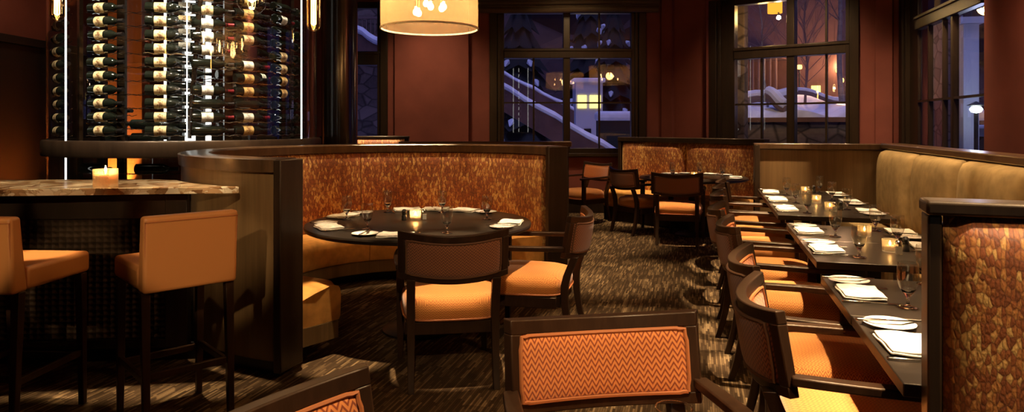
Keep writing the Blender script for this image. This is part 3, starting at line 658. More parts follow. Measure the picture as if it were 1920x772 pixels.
# banquette along the window side
BQ = Vector((3.70, 6.95)); BR = R(90 - 14.6)
bu = -Vector((math.cos(BR), math.sin(BR)))                                 # towards the camera
bq = thing('banquette', 'long khaki suede banquette with dark ledge below the right window', 'banquette', (BQ.x, BQ.y, 0), math.atan2(bu.y, bu.x))
BL = 5.55
MB().box((BL / 2 - .05, .14, .60), (BL, .10, 1.2)).build('back_frame', M['frame'], bq, smooth=False)
MB().box((BL / 2 - .05, .16, 1.20), (BL, .20, .055)).build('cap_rail', M['cap'], bq, bevel=.01)
MB().box((BL / 2 - .05, -.20, .11), (BL, .50, .22)).build('seat_base', M['frame'], bq, smooth=False)
def pillow(m, x0, x1, y0, y1, z0, z1, e=5, nx=20, nz=20, bul=.05):
    """padded slab: face at y0 bulges, back flat at y1"""
    rows = []
    for j in range(nz + 1):
        row = []
        for i in range(nx + 1):
            a, b = 2 * i / nx - 1, 2 * j / nz - 1
            a = math.copysign(abs(a) ** .75, a); b = math.copysign(abs(b) ** .75, b)
            k = (max(0, 1 - abs(a) ** e) * max(0, 1 - abs(b) ** e)) ** .45
            row.append(((x0 + x1) / 2 + a * (x1 - x0) / 2, y1 + (y0 - y1) * (.55 * k ** .5 + .45 * k) - 0, (z0 + z1) / 2 + b * (z1 - z0) / 2))
        rows.append(row)
    m.rings(rows, False, False, False)
    c = [r[0] for r in rows] ; back = [[(p[0], y1 + (.004 if y1 > y0 else -.004), p[2]) for p in rows[0]], [(p[0], y1 + (.004 if y1 > y0 else -.004), p[2]) for p in rows[-1]]]
    m.rings(back, False, False, False); return m
cuts = [.06, 1.16, 2.18, 3.20, 4.22, 5.24]
for a, b in zip(cuts, cuts[1:]):
    pillow(MB(), a + .010, b - .010, -.06, .09, .44, 1.172, 4).build('back_cushion', M['khaki'], bq, sharp=60)
    MB().box(((a + b) / 2, -.20, .335), (b - a - .008, .50, .23)).build('seat_cushion', M['khaki'], bq, bevel=.045, segs=4)

# ------------------------------------------------------------------ square tables along the banquette
TROT = math.atan2(v.y, v.x)             # local x across towards the banquette, local y down the row
ORD = ['nearest', 'second', 'third', 'fourth', 'fifth', 'sixth', 'seventh']
DEP, TW = .665, .76
starts = [survey(1694, 719, .74), survey(1595, 591, .74), survey(1531, 490, .74), None, survey(1459, 403, .74), None, None]
tabs = []
for k in range(7):
    if starts[k]: base = Vector(starts[k][:2]); run = 0
    else: run += 1
    d = DEP if k < 4 else .70
    p = base + u * (d * run)
    w = .75 if k < 4 else .80
    lab = {0: 'nearest square black table, touching the near velvet booth panel', 1: 'second square black table from the near velvet booth panel', 2: 'third square black table from the front, first after a gap',
           3: 'fourth square black table from the front in window row', 4: 'fifth square black table from the front, starting the farthest group', 5: 'sixth square black table from the front, middle of the farthest group', 6: 'seventh square black table, farthest, against walnut end panel'}[k]
    t = thing('square_table', lab, 'table', (p.x, p.y, 0), TROT, 'square tables along the banquette')
    px_ = w * (.62 if k < 4 else .52)
    MB().box((w / 2, d / 2, .722), (w, d - .006, .036)).build('table_top', M['table'], t, bevel=.003)
    MB().box((w / 2, d / 2, .693), (w - .3, d - .3, .018)).box((px_, d / 2, .35), (.075, .075, .67)).build('pedestal', M['black'], t, bevel=.004)
    MB().lathe([(0, 0), (.21, 0), (.21, .012), (.18, .025), (.06, .04), (0, .04)], 32, (px_, d / 2, 0)).build('table_base', M['black'], t)
    tabs.append((p, d, w))
TZ = .742
# table the camera stands at, below the frame
round_table((.22, .95), .58, 'round black table in front of camera carrying the tumbler', .74)

# ------------------------------------------------------------------ dining armchair
def make_chair(label, group='dining armchairs with chevron fabric'):
    t = thing('dining_chair', label, 'chair', (0, 0, 0), 0, group)
    # seat: domed superellipse pad
    def ring(sx, sy, z, cy=0, n=44, e=4.5, tap=.06):
        out_ = []
        for i in range(n):
            a = 2 * PI * i / n; c_, s_ = math.cos(a), math.sin(a)
            x = math.copysign(abs(c_) ** (2 / e), c_); y = math.copysign(abs(s_) ** (2 / e), s_)
            out_.append((x * sx * (1 + tap * y), cy + y * sy, z))
        return out_
    rs = [ring(.262, .258, .345), ring(.272, .268, .36), ring(.278, .272, .40), ring(.272, .266, .435), ring(.252, .246, .459), ring(.205, .20, .475), ring(.13, .125, .484), ring(.05, .05, .487)]
    s = MB(); flat = [r for r in rs]
    s.rings(flat, True, True, True, uvs=None)
    seat = s.build('seat', M['chevseat'], t, sharp=80)
    for lp in seat.data.loops:           # cloth runs front to back over the pad
        co = seat.data.vertices[lp.vertex_index].co
        seat.data.uv_layers[0].data[lp.index].uv = (co.x, co.y - (co.z - .48) * (1 if co.y > 0 else -1) * -1 if abs(co.y) > abs(co.x) * .98 else co.y + 0)
    for f_ in seat.data.polygons:
        if abs(f_.normal.x) > .75:
            for li in f_.loop_indices:
                co = seat.data.vertices[seat.data.loops[li].vertex_index].co; seat.data.uv_layers[0].data[li].uv = (co.y, co.z)
        elif abs(f_.normal.y) > .75:
            for li in f_.loop_indices:
                co = seat.data.vertices[seat.data.loops[li].vertex_index].co; seat.data.uv_layers[0].data[li].uv = (co.x, co.z)
    pr = ring(.277, .273, .358); pr.append(pr[0]); MB().tube(pr, .006, 6, False).build('seat_piping', M['piping'], seat)
    ap = MB(); ap.box((0, .235, .31), (.46, .03, .07)).box((0, -.235, .31), (.42, .03, .07)).box((.245, 0, .31), (.03, .46, .07)).box((-.245, 0, .31), (.03, .46, .07))
    ap.build('apron', M['chairwood'], t, bevel=.004)
    # back: bowed frame round a padded panel
    HW, SAG, YB, Z0, Z1 = .290, .088, -.275, .60, .86
    def bow(x, z): return YB - SAG * (1 - (x / HW) ** 2) - .16 * (z - Z0)
    def dip(x): return -.026 * (1 - (x / HW) ** 2)
    def bar(m, za, zb, xa=-HW, xb=HW, th=.036, n=22):
        rows = []
        for i in range(n + 1):
            x = xa + (xb - xa) * i / n; sl = 2 * SAG * x / HW ** 2; nn = Vector((-sl, 1)).normalized() * th / 2
            rows.append([(x + e * nn.x, bow(x, z) + e * nn.y, z + dip(x)) for z, e in ((za, -1), (za, 1), (zb, 1), (zb, -1))])
        m.rings(rows)
    f = MB(); bar(f, Z1 - .042, Z1); bar(f, Z0, Z0 + .034)
    bar(f, Z0 + .032, Z1 - .04, -HW, -HW + .036, .036, 3); bar(f, Z0 + .032, Z1 - .04, HW - .036, HW, .036, 3)
    f.build('back_frame', M['chairwood'], t, bevel=.004)
    def pad(side, mat, rim, name):
        xa, xb, za, zb = -HW + .030, HW - .030, Z0 + .028, Z1 - .036; rows = []; nx, nz = 30, 14; edge = []
        for j in range(nz + 1):
            row = []
            for i in range(nx + 1):
                a, b = 2 * i / nx - 1, 2 * j / nz - 1
                x, z = (xa + xb) / 2 + a * (xb - xa) / 2, (za + zb) / 2 + b * (zb - za) / 2
                k = ((1 - abs(a) ** 12) * (1 - abs(b) ** 6)) ** .5
                row.append((x, bow(x, z) + side * (.010 + .022 * k), z + dip(x)))
            rows.append(row)
        m = MB(); m.rings(rows, False, False, False, uvs=lambda aa, i: ((xb - xa) * i / nx, (zb - za) * aa / nz)); o = m.build(name, M[mat], t)
        q = []
        for a, b in [(x_ / 20 - 1, -1) for x_ in range(0, 41)] + [(1, x_ / 5 - 1) for x_ in range(1, 11)] + [(1 - x_ / 20, 1) for x_ in range(1, 41)] + [(-1, 1 - x_ / 5) for x_ in range(1, 10)]:
            rr_ = .965; aa_, bb_ = a * .972, b * .93
            if abs(a) > .93 and abs(b) > .75: aa_ *= .985; bb_ *= .97
            x, z = (xa + xb) / 2 + aa_ * (xb - xa) / 2, (za + zb) / 2 + bb_ * (zb - za) / 2
            q.append((x, bow(x, z) + side * .024, z + dip(x)))
        q.append(q[0]); MB().tube(q, .0062, 6, False).build('piping', M[rim], o)
    pad(1, 'chev', 'piping', 'back_cushion'); pad(-1, 'chevback', 'pipedark', 'back_cover')
    for sx in (-1, 1):
        # rear leg sweeps back to the floor
        m = MB(); rows = []
        for k in range(11):
            z = .60 * k / 10; yb = -.262 - .035 * (z / .6) ** 2 - .085 * max(0, 1 - z / .40) ** 1.6; w = .017 + .006 * min(1, z / .4)
            yb -= (.045) * (max(0, z - .45) / .15)
            x = sx * (.228 + .0 * z)
            rows.append([(x - w, yb - w, z), (x + w, yb - w, z), (x + w, yb + w, z), (x - w, yb + w, z)])
        m.rings(rows); m.build('leg', M['chairwood'], t, bevel=.003)
        m = MB(); rows = []
        for k in range(7):
            z = .632 * k / 6; w = .015 + .009 * min(1, z / .35); x = sx * .290; y = .225
            rows.append([(x - w, y - w, z), (x + w, y - w, z), (x + w, y + w, z), (x - w, y + w, z)])
        m.rings(rows); m.build('leg', M['chairwood'], t, bevel=.003)
        m = MB(); rows = []
        for k in range(9):
            q_ = k / 8; y = -.285 + .56 * q_; x = sx * (.285 + .016 * math.sin(PI * q_)); w = .022 + .007 * q_; z = .643 + .012 * (1 - q_)
            rows.append([(x - w, y, z - .014), (x + w, y, z - .014), (x + w, y, z + .014), (x - w, y, z + .014)])
        m.rings(rows); m.build('arm', M['chairwood'], t, bevel=.005)
    return t
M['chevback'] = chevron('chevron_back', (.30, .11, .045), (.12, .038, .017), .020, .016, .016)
proto = make_chair('x'); used = []
def chair(x, y, ang, label, group):
    t = proto if not used else copy_tree(proto); used.append(t)
    t.location = (x, y, 0); t.rotation_euler.z = ang; t['label'] = label; t['group'] = group
    return t
def face(fx, fy): return math.atan2(-fx, fy)
G1, G2, G3, G4 = 'armchairs at the round booth table', 'armchairs along the window row', 'armchairs at the distant booth', 'armchairs around the near table'
chair(-.36, 3.98, face(-.15, .99), 'armchair with its back to the camera at the round booth table', G1)
chair(.115, 4.53, face(-.968, .25), 'armchair facing left at the right end of the round booth', G1)
fv = face(v.x, v.y)
for k, (px, py, nm) in enumerate(((1484, 584, 'nearest'), (1442, 501, 'second'), (1396, 426, 'third'), (1370, 394, 'fourth'), (1367.5, 367, 'fifth'), (1368, 352.5, 'sixth'), (1371, 341, 'seventh'))):
    e = Vector(survey(px, py, .86)[:2]); c = e + u * .30 + v * .275
    chair(c.x, c.y, fv + R((2, -1, 1, -2, 1, 0, 2)[k]), {0: 'nearest armchair in the window row, sharply bowed lit back', 1: 'second armchair from the front in the window row', 2: 'third armchair from the front in the window row',
          3: 'fourth armchair from the front in the window row', 4: 'fifth armchair from the front, at the farthest table group', 5: 'sixth armchair from the front, at the farthest table group', 6: 'seventh armchair, deepest one in the window row'}[k], G2)
chair(2.02, 8.30, face(.28, .96), 'armchair with its back to the camera before the distant booth', G3)
chair(1.73, 9.02, face(.88, .46), 'armchair facing right at left end of the distant booth', G3)
chair(1.02, 10.0, face(-.80, -.60), 'lone armchair by the back wall below the middle window', 'armchairs by the back wall')
chair(.325, 1.70, face(.17, -.985), 'foreground armchair facing the camera with glowing chevron back', G4)
chair(-.212, 1.190, face(.86, -.5), 'foreground armchair cut by bottom edge at lower left', G4)
# small tables at the back
round_table((2.33, 8.78), .68, 'round black table in front of the distant booth')
round_table((.40, 10.2), .42, 'small round table by the back wall beside the lone armchair')
# ------------------------------------------------------------------ bar
bar = thing('bar_counter', 'dark bar with glowing onyx top and dimpled tile front', 'bar', (-2.8, 4.0, 0))
ox, oy = -2.8, 4.0
poly = [(-4.3, 3.60), (-2.76, 3.675), (-1.535, 3.84)] + [(BC[0] + 1.592 * math.cos(R(a)), BC[1] + 1.592 * math.sin(R(a))) for a in (240, 235, 229, 223, 217)] + [(-2.3, 4.36), (-4.3, 4.28)]
MB().prism([(x - ox, y - oy) for x, y in poly], 1.032, 1.07).build('onyx_top', M['onyx'], bar, smooth=False, bevel=.004)
fa, fb_ = Vector((-4.3, 3.93)), Vector((-1.92, 4.085)); fd = (fb_ - fa).normalized(); frz = math.atan2(fd.y, fd.x)
pl_ = [(-4.3, 3.93), (-1.92, 4.085), (-2.15, 4.32), (-4.3, 4.24)]
MB().prism([(x - ox, y - oy) for x, y in pl_], .10, 1.031).build('bar_carcass', M['frame'], bar, smooth=False)
MB().prism([(x - ox, y - oy + .05) for x, y in pl_[:2]] + [(x - ox, y - oy - .02) for x, y in pl_[2:]], 0, .10).build('toe_kick', M['black'], bar, smooth=False)
def onfront(s, d, z): p = fa + fd * s + Vector((fd.y, -fd.x)) * d; return (p.x - ox, p.y - oy, z)
for s0, s1 in ((.15, 1.10), (1.24, 2.25)):
    MB().box(onfront((s0 + s1) / 2, .010, .50), (s1 - s0, .02, .72), frz).build('tile_panel', M['tile'], bar, smooth=False)
st_ = MB()
for s in (.07, 1.17, 2.315): st_.box(onfront(s, .02, .565), (.13, .045, .925), frz)
st_.box(onfront(1.19, .02, .945), (2.38, .042, .165), frz).box(onfront(1.19, .02, .125), (2.38, .043, .05), frz)
st_.build('panel_frame', M['frame'], bar, bevel=.005)
MB().tube([onfront(.02, .26, .20), onfront(2.3, .26, .20)], .02, 10).build('foot_rail', M['bronze'], bar)
fr = MB()
for s in (.3, 1.2, 2.2): fr.tube([onfront(s, .26, .20), onfront(s, .0, .20)], .012, 8)
fr.build('rail_bracket', M['bronze'], bar)
cd = thing('candle_holder', 'square cut glass votive with burning candle on the bar', 'candle holder', (-2.28, 3.83, 1.0705))
MB().box((0, 0, .006), (.092, .092, .012)).box((-.043, 0, .056), (.007, .092, .09)).box((.043, 0, .056), (.007, .092, .09)).box((0, -.043, .056), (.079, .007, .09)).box((0, .043, .056), (.079, .007, .09)).build('glass_cup', M['cutglass'], cd, bevel=.002)
cb = MB()
for i in range(5):
    for j in range(5): cb.box((-.036 + .018 * i, -.0475, .016 + .018 * j), (.014, .004, .014))
cb.build('cut_facet', M['cutglass'], cd, bevel=.003)
wx = MB().lathe([(0, .013), (.028, .013), (.028, .070), (0, .068)], 20).build('candle', M['wax'], cd)
MB().lathe([(0, .072), (.006, .082), (.007, .094), (.003, .112), (0, .120)], 10).build('flame', M['flame'], wx)

def stool(x, y, ang, label):
    t = thing('bar_stool', label, 'bar stool', (x, y, 0), ang, 'tan leather bar stools')
    s = MB().box((0, .01, .722), (.415, .42, .105)).build('seat', M['leather'], t, bevel=.02, segs=4)
    m = MB(); rows = []
    for k in range(9):
        q_ = k / 8; z = .665 + .345 * q_; yb = -.235 - .030 * q_; h = .046 - .014 * q_; w = .206 + .002 * q_
        rows.append([(-w, yb - h, z), (w, yb - h, z), (w, yb + h, z), (-w, yb + h, z)])
    m.rings(rows); bk = m.build('backrest', M['leather'], t, bevel=.016, segs=4)
    MB().tube([(-.205, -.298, .985), (.205, -.298, .985)], .0025, 5).tube([(-.196, -.274, .70), (-.202, -.296, .985)], .0025, 5).tube([(.196, -.274, .70), (.202, -.296, .985)], .0025, 5).build('seam', M['piping'], bk)
    for sx in (-1, 1):
        for y0, y1 in ((.19, .175), (-.225, -.24)):
            m = MB(); m.rings([[(sx * .186 + a * w, yy + b * w, z) for a, b in ((-1, -1), (1, -1), (1, 1), (-1, 1))] for z, w, yy in ((0, .014, y0 if y0 > 0 else y0 - .03), (.668, .020, y1 if y0 > 0 else -.225))])
            m.build('leg', M['chairwood'], t, bevel=.003)
    for a, b in (((-.186, -.243, .285), (.186, -.243, .285)), ((-.186, .187, .245), (.186, .187, .245)), ((-.186, -.24, .265), (-.186, .185, .265)), ((.186, -.24, .265), (.186, .185, .265))):
        va, vb = Vector(a), Vector(b); d = vb - va
        MB().box((va + vb) / 2, (abs(d.x) + .02 if abs(d.x) > .1 else .02, abs(d.y) if abs(d.y) > .1 else .02, .032)).build('stretcher', M['chairwood'], t, bevel=.003)
    return t
stool(-1.67, 3.36, R(43), 'right bar stool, tan leather back turned towards the camera')
stool(-2.385, 3.30, R(-4), 'left bar stool cut by left edge of the photo')

# ------------------------------------------------------------------ round glass wine cellar
CC = (-3.22, 6.86); CR = 1.22
ce_ = thing('wine_cellar', 'round glass wine cellar with dark ledge and lit racks', 'wine cellar', (CC[0], CC[1], 0))
def pol(r, a, z=0): return (r * math.cos(R(a)), r * math.sin(R(a)), z)
MB().lathe([(0, 0), (CR, 0), (CR, .42), (0, .42)], 64).build('base_drum', M['frame'], ce_)
MB().lathe([(CR - .10, 1.14), (CR + .03, 1.14), (CR + .035, 1.155), (CR + .035, 1.265), (CR + .025, 1.28), (CR - .10, 1.28), (CR - .10, 1.14)], 80).build('ledge', M['frame'], ce_)
MB().lathe([(0, 1.20), (CR - .11, 1.20), (CR - .11, 1.215), (0, 1.215)], 48).build('cellar_floor', M['black'], ce_)
MB().lathe([(0, 3.35), (CR + .03, 3.35), (CR + .03, 3.69), (0, 3.69)], 64).build('top_drum', M['frame'], ce_)
JA = [-118, -66.5, -12, 60, 130, 190]
for i, a in enumerate(JA):
    b = JA[(i + 1) % len(JA)]
    if b < a: b += 360
    for z0, z1, nm in ((1.282, 3.348, 'glass_panel'), (.422, 1.139, 'lower_glass_panel')):
        n = 20; m = MB(); m.rings([[pol(CR - .01, a + .6 + (b - a - 1.2) * k / n, z) for k in range(n + 1)] for z in (z0, z1)], False, False, False); m.build(nm, M['cellarglass'], ce_)
for a in JA[:3]: MB().box(pol(CR - .012, a, 1.885), (.012, .009, 3.3 - .42), R(a)).build('light_strip', M['led'], ce_, smooth=False)  # glowing strips stand in for light caught on the glass edges
for a in (-135, -99, -47, -33, -13, 25, 80, 172): MB().box(pol(.97, a, 1.885), (.03, .075, 2.92), R(a)).build('rack_post', M['bronze'], ce_, smooth=False)
for a, w_ in ((-88, .02), (-66, .09), (-50, .05), (-30, .03)): MB().box(pol(.56, a, 2.28), (.012, w_, 2.1), R(a)).build('back_light', M['led'], ce_, smooth=False)
MB().tube([pol(1.06, -66, 1.3), pol(1.08, -58, 3.3)], .022, 8).build('brace', M['bronze'], ce_)
for z in (1.42, 1.95): MB().lathe([(.86, z), (.90, z), (.90, z + .012), (.86, z + .012), (.86, z)], 64).build('glass_shelf', M['cellarglass'], ce_)
# the bottle and its copies
def bottle_proto():
    o = MB().lathe([(0, -.155), (.030, -.155), (.0385, -.149), (.0385, .035), (.036, .058), (.023, .086), (.0150, .104), (.0135, .155), (.0152, .157), (.0152, .170), (0, .170)], 20, axis='x').build('wine_bottle', M['bottle'])
    def lab(mat):
        m = MB(); n = 14; m.rings([[(x, -.0392 * math.cos(R(-95 + 190 * k / n)), .0392 * math.sin(R(-95 + 190 * k / n))) for k in range(n + 1)] for x in (-.085, .005)], False, False, False,
                                  uvs=lambda a, i: (a, i / n)); return m.build('label', M[mat], o)
    def foil(mat): return MB().lathe([(.0158, .106), (.0146, .112), (.0146, .154), (.0162, .156), (.0162, .1715), (0, .1718)], 14, axis='x').build('foil_capsule', M[mat], o)
    return o, lab, foil
kinds = {}
def bottle(kind, loc, rz, label, group):
    if kind not in kinds:
        o, lab, foil = bottle_proto()
        if kind != 'plain': lab(kind)
        foil('redfoil' if kind == 'white' else 'foil'); kinds[kind] = o; t = o
    else: t = copy_tree(kinds[kind])
    t.scale = (1.06, 1.12, 1.12); t.location = loc; t.rotation_euler = (random.uniform(-.35, .35), random.uniform(-.01, .01), rz + random.uniform(-.05, .05)); t['label'] = label; t['category'] = 'wine bottle'; t['group'] = group
    return t
NTH = ['lowest', 'second', 'third', 'fourth', 'fifth', 'sixth', 'seventh', 'eighth', 'ninth', 'tenth', 'eleventh']
def column(r, a, desc, group, kind, rows=11, z0=1.365, dz=.117, skip=(), flip=False, wires=True, alt=None):
    rz = R(a + 90) + (PI if flip else 0); w = MB(); c = pol(r, a)
    for k in range(rows):
        z = z0 + dz * k
        if k not in skip:
            kd = kind
            if alt and k in alt: kd = alt[k]
            nm = {'cream': 'cream labelled', 'white': 'white labelled', 'ochre': 'ochre labelled', 'plain': 'dark'}[kd]
            bottle(kd, (CC[0] + c[0], CC[1] + c[1], z), rz + (PI if flip and kd != 'plain' else 0), '%s wine bottle, %s%s %s' % (nm, NTH[k], '' if k == 0 else ' from the bottom', desc), group)
        if wires:
            t_ = Vector((-math.sin(R(a)), math.cos(R(a)), 0)); nrm = Vector((math.cos(R(a)), math.sin(R(a)), 0)); P = Vector(c)
            for off in (-.03, .034):
                w.tube([P + nrm * off + t_ * (-.17 + .034 * i) + Vector((0, 0, z - .043 + .006 * math.sin(i * 1.9))) for i in range(12)], .0028, 5)
    if wires: w.build('wire_rack', M['wire'], ce_)
column(1.13, -132, 'in the leftmost column', 'wine bottles in the leftmost column', 'cream', 11, 1.36, .117)
column(1.05, -104, 'in column left of dark post', 'wine bottles in the second column', 'cream', 11)
column(1.0, -91, '', '', 'cream', 10, skip=range(0, 11))
column(1.05, -75.5, 'in column above the bar candle', 'wine bottles in the third column', 'cream', 11)
column(1.05, -56, 'in column left of the slanted brace', 'wine bottles in the fourth column', 'white', 11, skip=(4,), alt={0: 'plain', 5: 'plain', 9: 'cream', 2: 'plain'})
column(1.05, -37, 'in mixed column at cellar centre right', 'wine bottles in the fifth column', 'ochre', 11, skip=(6,), alt={2: 'plain', 5: 'white', 7: 'cream', 1: 'white'})
column(1.05, -15, 'in second column from the right', 'wine bottles in the sixth column', 'plain', 11, alt={3: 'ochre', 4: 'ochre', 5: 'cream', 6: 'cream', 9: 'white'})
column(1.05, 6, 'in column at right edge of cellar', 'wine bottles in the seventh column', 'plain', 11)
column(.74, -66, 'in inner column behind the slanted brace', 'inner wine bottles behind the brace', 'plain', 10, 1.40, .12, alt={6: 'white', 7: 'white', 8: 'cream', 9: 'white'})
column(.74, -36, 'in inner column at cellar centre', 'inner wine bottles at the centre', 'plain', 10, 1.40, .12, alt={3: 'white', 7: 'cream'})
column(.74, -6, 'in inner column at right', 'inner wine bottles at the right', 'plain', 10, 1.40, .12, alt={4: 'white'})
column(.74, -118, 'in inner column at left', 'inner wine bottles at the left', 'plain', 3, 1.30, .12)
column(.74, -92, 'in inner column by orange glow', 'inner wine bottles by the orange glow', 'plain', 2, 1.30, .12)
column(1.05, -110, 'below the ledge at left', 'wine bottles below the ledge', 'plain', 5, .52, .13)
column(1.05, -80, 'below the ledge above the candle', 'wine bottles below the ledge', 'plain', 5, .52, .13, skip=(3,))
column(1.03, -94, '', '', 'plain', 5, .52, .13, skip=range(9))
# second wine wall behind the camera, seen mirrored in the middle window
wr = thing('wine_rack', 'tall lit wine rack mirrored in left half of middle window', 'wine rack', (.25, -2.86, 0))
MB().box((0, -.13, 1.8), (1.6, .03, 3.55)).build('back_panel', M['frame'], wr, smooth=False)
for x in (-.78, -.26, .26, .78): MB().box((x, .0, 1.8), (.05, .24, 3.55)).build('rack_post', M['bronze'], wr, smooth=False)
for x in (-.20, .0, .34): MB().box((x, -.10, 1.9), (.03, .014, 3.2)).build('light_strip', M['led'], wr, smooth=False)
for i, x in enumerate((-.52, 0, .52)):
    for k in range(13):
        if (i * 5 + k * 3) % 7 == 0: continue
        bottle(('cream', 'white', 'ochre')[i], (.25 + x, -2.84, .9 + .2 * k), PI, '%s labelled bottle, %s from the bottom, %s column of mirrored rack' % (('cream', 'white', 'ochre')[i], NTH[k] if k < 11 else ('twelfth', 'thirteenth')[k - 11], ('left', 'middle', 'right')[i]), 'bottles on the rack behind the camera')
# uplit ochre wall seen through the cellar
M['ochrewall'] = plain('ochre_plaster', (.42, .13, .03), .8)
trim(8, MB().box((-5.32, 9.4, 1.85), (.56, .2, 3.7)), 'ochrewall')
ul = thing('floor_uplight', 'small floor uplight washing the ochre wall behind cellar', 'lamp', (-5.30, 9.05, 0))
MB().lathe([(0, 0), (.09, 0), (.09, .16), (.08, .18), (.07, .17), (0, .15)], 20).build('can', M['black'], ul)
MB().lathe([(0, .155), (.06, .165), (0, .17)], 16).build('lens', M['filament'], ul)

# ------------------------------------------------------------------ pendants
def drum(loc, d, h, label, nb=7, seed=1, power=55, rim=None):
    t = thing('drum_pendant', label, 'pendant lamp', loc, 0, 'sheer drum pendants'); rnd = random.Random(seed); r = d / 2
    MB().lathe([(r, 0), (r, h), (r - .004, h), (r - .004, 0), (r, 0)], 64).build('shade', M['sheer'], t)
    for z in (0.004, h - .004):
        rm = MB(); rm.lathe([(r + .003, z - .006), (r + .003, z + .006), (r - .006, z + .006), (r - .006, z - .006), (r + .003, z - .006)], 64); rm.build('shade_ring', M['linen'], t)
    top = ZC - loc[2]
    MB().tube([(0, 0, h * .5), (0, 0, top)], .012, 8).lathe([(0, top - .03), (.08, top - .03), (.08, top - .001), (0, top - .001)], 20).build('stem', M['brass'], t)
    arm = MB(); pts = []
    for i in range(nb):
        a = 2 * PI * i / nb + rnd.uniform(-.3, .3); q_ = rnd.uniform(.25, .68) * r; z = h * rnd.uniform(.22, .62)
        p = Vector((q_ * math.cos(a), q_ * math.sin(a), z)); pts.append(p); arm.tube([(0, 0, h * .75), (p.x * .9, p.y * .9, h * .74), p + Vector((0, 0, .035))], .005, 6)
    for k in range(3): arm.tube([(0, 0, h - .02), (r * math.cos(2.1 * k), r * math.sin(2.1 * k), h - .01)], .004, 5)
    arm.build('lamp_arm', M['brass'], t)
    for p in pts:
        MB().lathe([(0, -.028), (.014, -.024), (.022, -.008), (.020, .008), (.009, .024), (.009, .036), (0, .036)], 12, p).build('bulb', M['bulb'], t)
    L = bpy.data.lights.new('pendant_light', 'POINT'); L.energy = power; L.color = (1, .62, .27); L.shadow_soft_size = .10
    lo = bpy.data.objects.new('pendant_light', L); COL.objects.link(lo); lo.parent = t; lo.location = (0, 0, h * .45); return t
drum((-.585, 4.85, 2.095), .69, .42, 'sheer amber drum pendant glowing above the round booth table', 8, 4, 7)
drum((1.55, 2.2, 2.45), 1.1, .48, 'wide sheer drum pendant above the nearest window tables, out of frame', 9, 7, 16)
drum((2.62, 3.9, 2.5), 1.1, .48, 'wide sheer drum pendant above the middle window tables, out of frame', 9, 9, 13)
def tube_pendant(px, py, Y, r, h, label, glass='amberglass', rounded=1):
    b = Vector(((px - 960) / FPX * Y, Y, CAM_H + (HOR - py) * Y / FPX))
    t = thing('glass_pendant', label, 'pendant lamp', b, 0, 'clear glass pendants by the cellar')
    pr = [(r * math.sin(R(90 * k / 8)), r * rounded * (1 - math.cos(R(90 * k / 8)))) for k in range(9)] + [(r, h * .8), (r * .8, h * .93), (.022, h)]
    MB().lathe(pr, 28).build('glass_shade', M[glass], t)
    MB().lathe([(0, h - .06), (.022, h - .06), (.022, h + .05), (0, h + .06)], 16).tube([(0, 0, h + .05), (0, 0, ZC - b.z)], .005, 6).build('socket', M['brass'], t)
    f = MB(); n = 4
    for k in range(n):
        a = 2 * PI * k / n; q_ = r * .30
        f.tube([(q_ * math.cos(a) * .5, q_ * math.sin(a) * .5, h - .07), (q_ * math.cos(a), q_ * math.sin(a), h * .62), (q_ * math.cos(a + .5), q_ * math.sin(a + .5), r * 1.1), (0, 0, r * .9)], .0035, 5)
    f.build('filament', M['filament'], t)
    L = bpy.data.lights.new('pendant_light', 'POINT'); L.energy = 1.8; L.color = (1, .6, .25); L.shadow_soft_size = .03
    lo = bpy.data.objects.new('pendant_light', L); COL.objects.link(lo); lo.parent = t; lo.location = (0, 0, h * .5)
tube_pendant(107, 40, 4.15, .042, .46, 'left amber glass tube pendant above the bar')
tube_pendant(588, 59, 4.3, .043, .46, 'right amber glass tube pendant beside the bronze column', rounded=1.0)
tube_pendant(472, 28, 4.5, .092, .34, 'wide round bottomed glass pendant in front of cellar', 'cellarglass')

# ------------------------------------------------------------------ tableware
GP = {}
def first_or_copy(key, make):
    if key not in GP: GP[key] = make(); return GP[key]
    return copy_tree(GP[key])
def put(t, x, y, z, rz, label, cat, group):
    t.location = (x, y, z); t.rotation_euler = (0, 0, rz); t['label'] = label; t['category'] = cat; t['group'] = group; return t
def mk_goblet():
    t = bpy.data.objects.new('water_goblet', None); COL.objects.link(t); t.empty_display_size = .05
    MB().lathe([(0, 0), (.032, 0), (.034, .002), (.030, .0045), (.010, .008), (.0058, .014), (.0052, .030), (.009, .042), (.019, .055), (.0275, .070), (.0262, .0705), (.016, .061), (0, .056)], 28).build('stem', M['solidglass'], t, sharp=60)
    MB().lathe([(.0276, .0705), (.0345, .094), (.0375, .122), (.0360, .150), (.0342, .167), (.0336, .168), (.0330, .167), (.0348, .150), (.0363, .122), (.0333, .094), (.0264, .0708)], 32).build('bowl', M['glass'], t, sharp=60)
    return t
def mk_napkin():
    t = bpy.data.objects.new('napkin', None); COL.objects.link(t); t.empty_display_size = .05
    for k, (sx, sy, z, dx) in enumerate(((.150, .205, .006, 0), (.147, .200, .0145, .003))):
        m = MB(); rows = []; nx, ny = 10, 12; h = .0042
        for j in range(ny + 1):
            row = []
            for i in range(nx + 1):
                a, b = i / nx - .5, j / ny - .5
                row.append((a * sx + dx, b * sy, z + h + .0022 * math.sin(7 * a + 3 * b + k) + .002 * math.cos(9 * b + k)))
            rows.append(row)
        m.rings(rows, False, False, False); o = m.build('folded_layer', M['linen'], t, sharp=70)
        s = o.modifiers.new('solid', 'SOLIDIFY'); s.thickness = .0075; s.offset = -1
        bv = o.modifiers.new('bevel', 'BEVEL'); bv.width = .0028; bv.segments = 3; bv.limit_method = 'ANGLE'; bv.angle_limit = R(60)
    return t
def mk_plate(): return MB().lathe([(0, 0), (.045, 0), (.050, .003), (.074, .009), (.081, .012), (.0815, .0135), (.079, .0135), (.052, .0062), (.045, .004), (0, .004)], 40).build('bread_plate', M['china'])
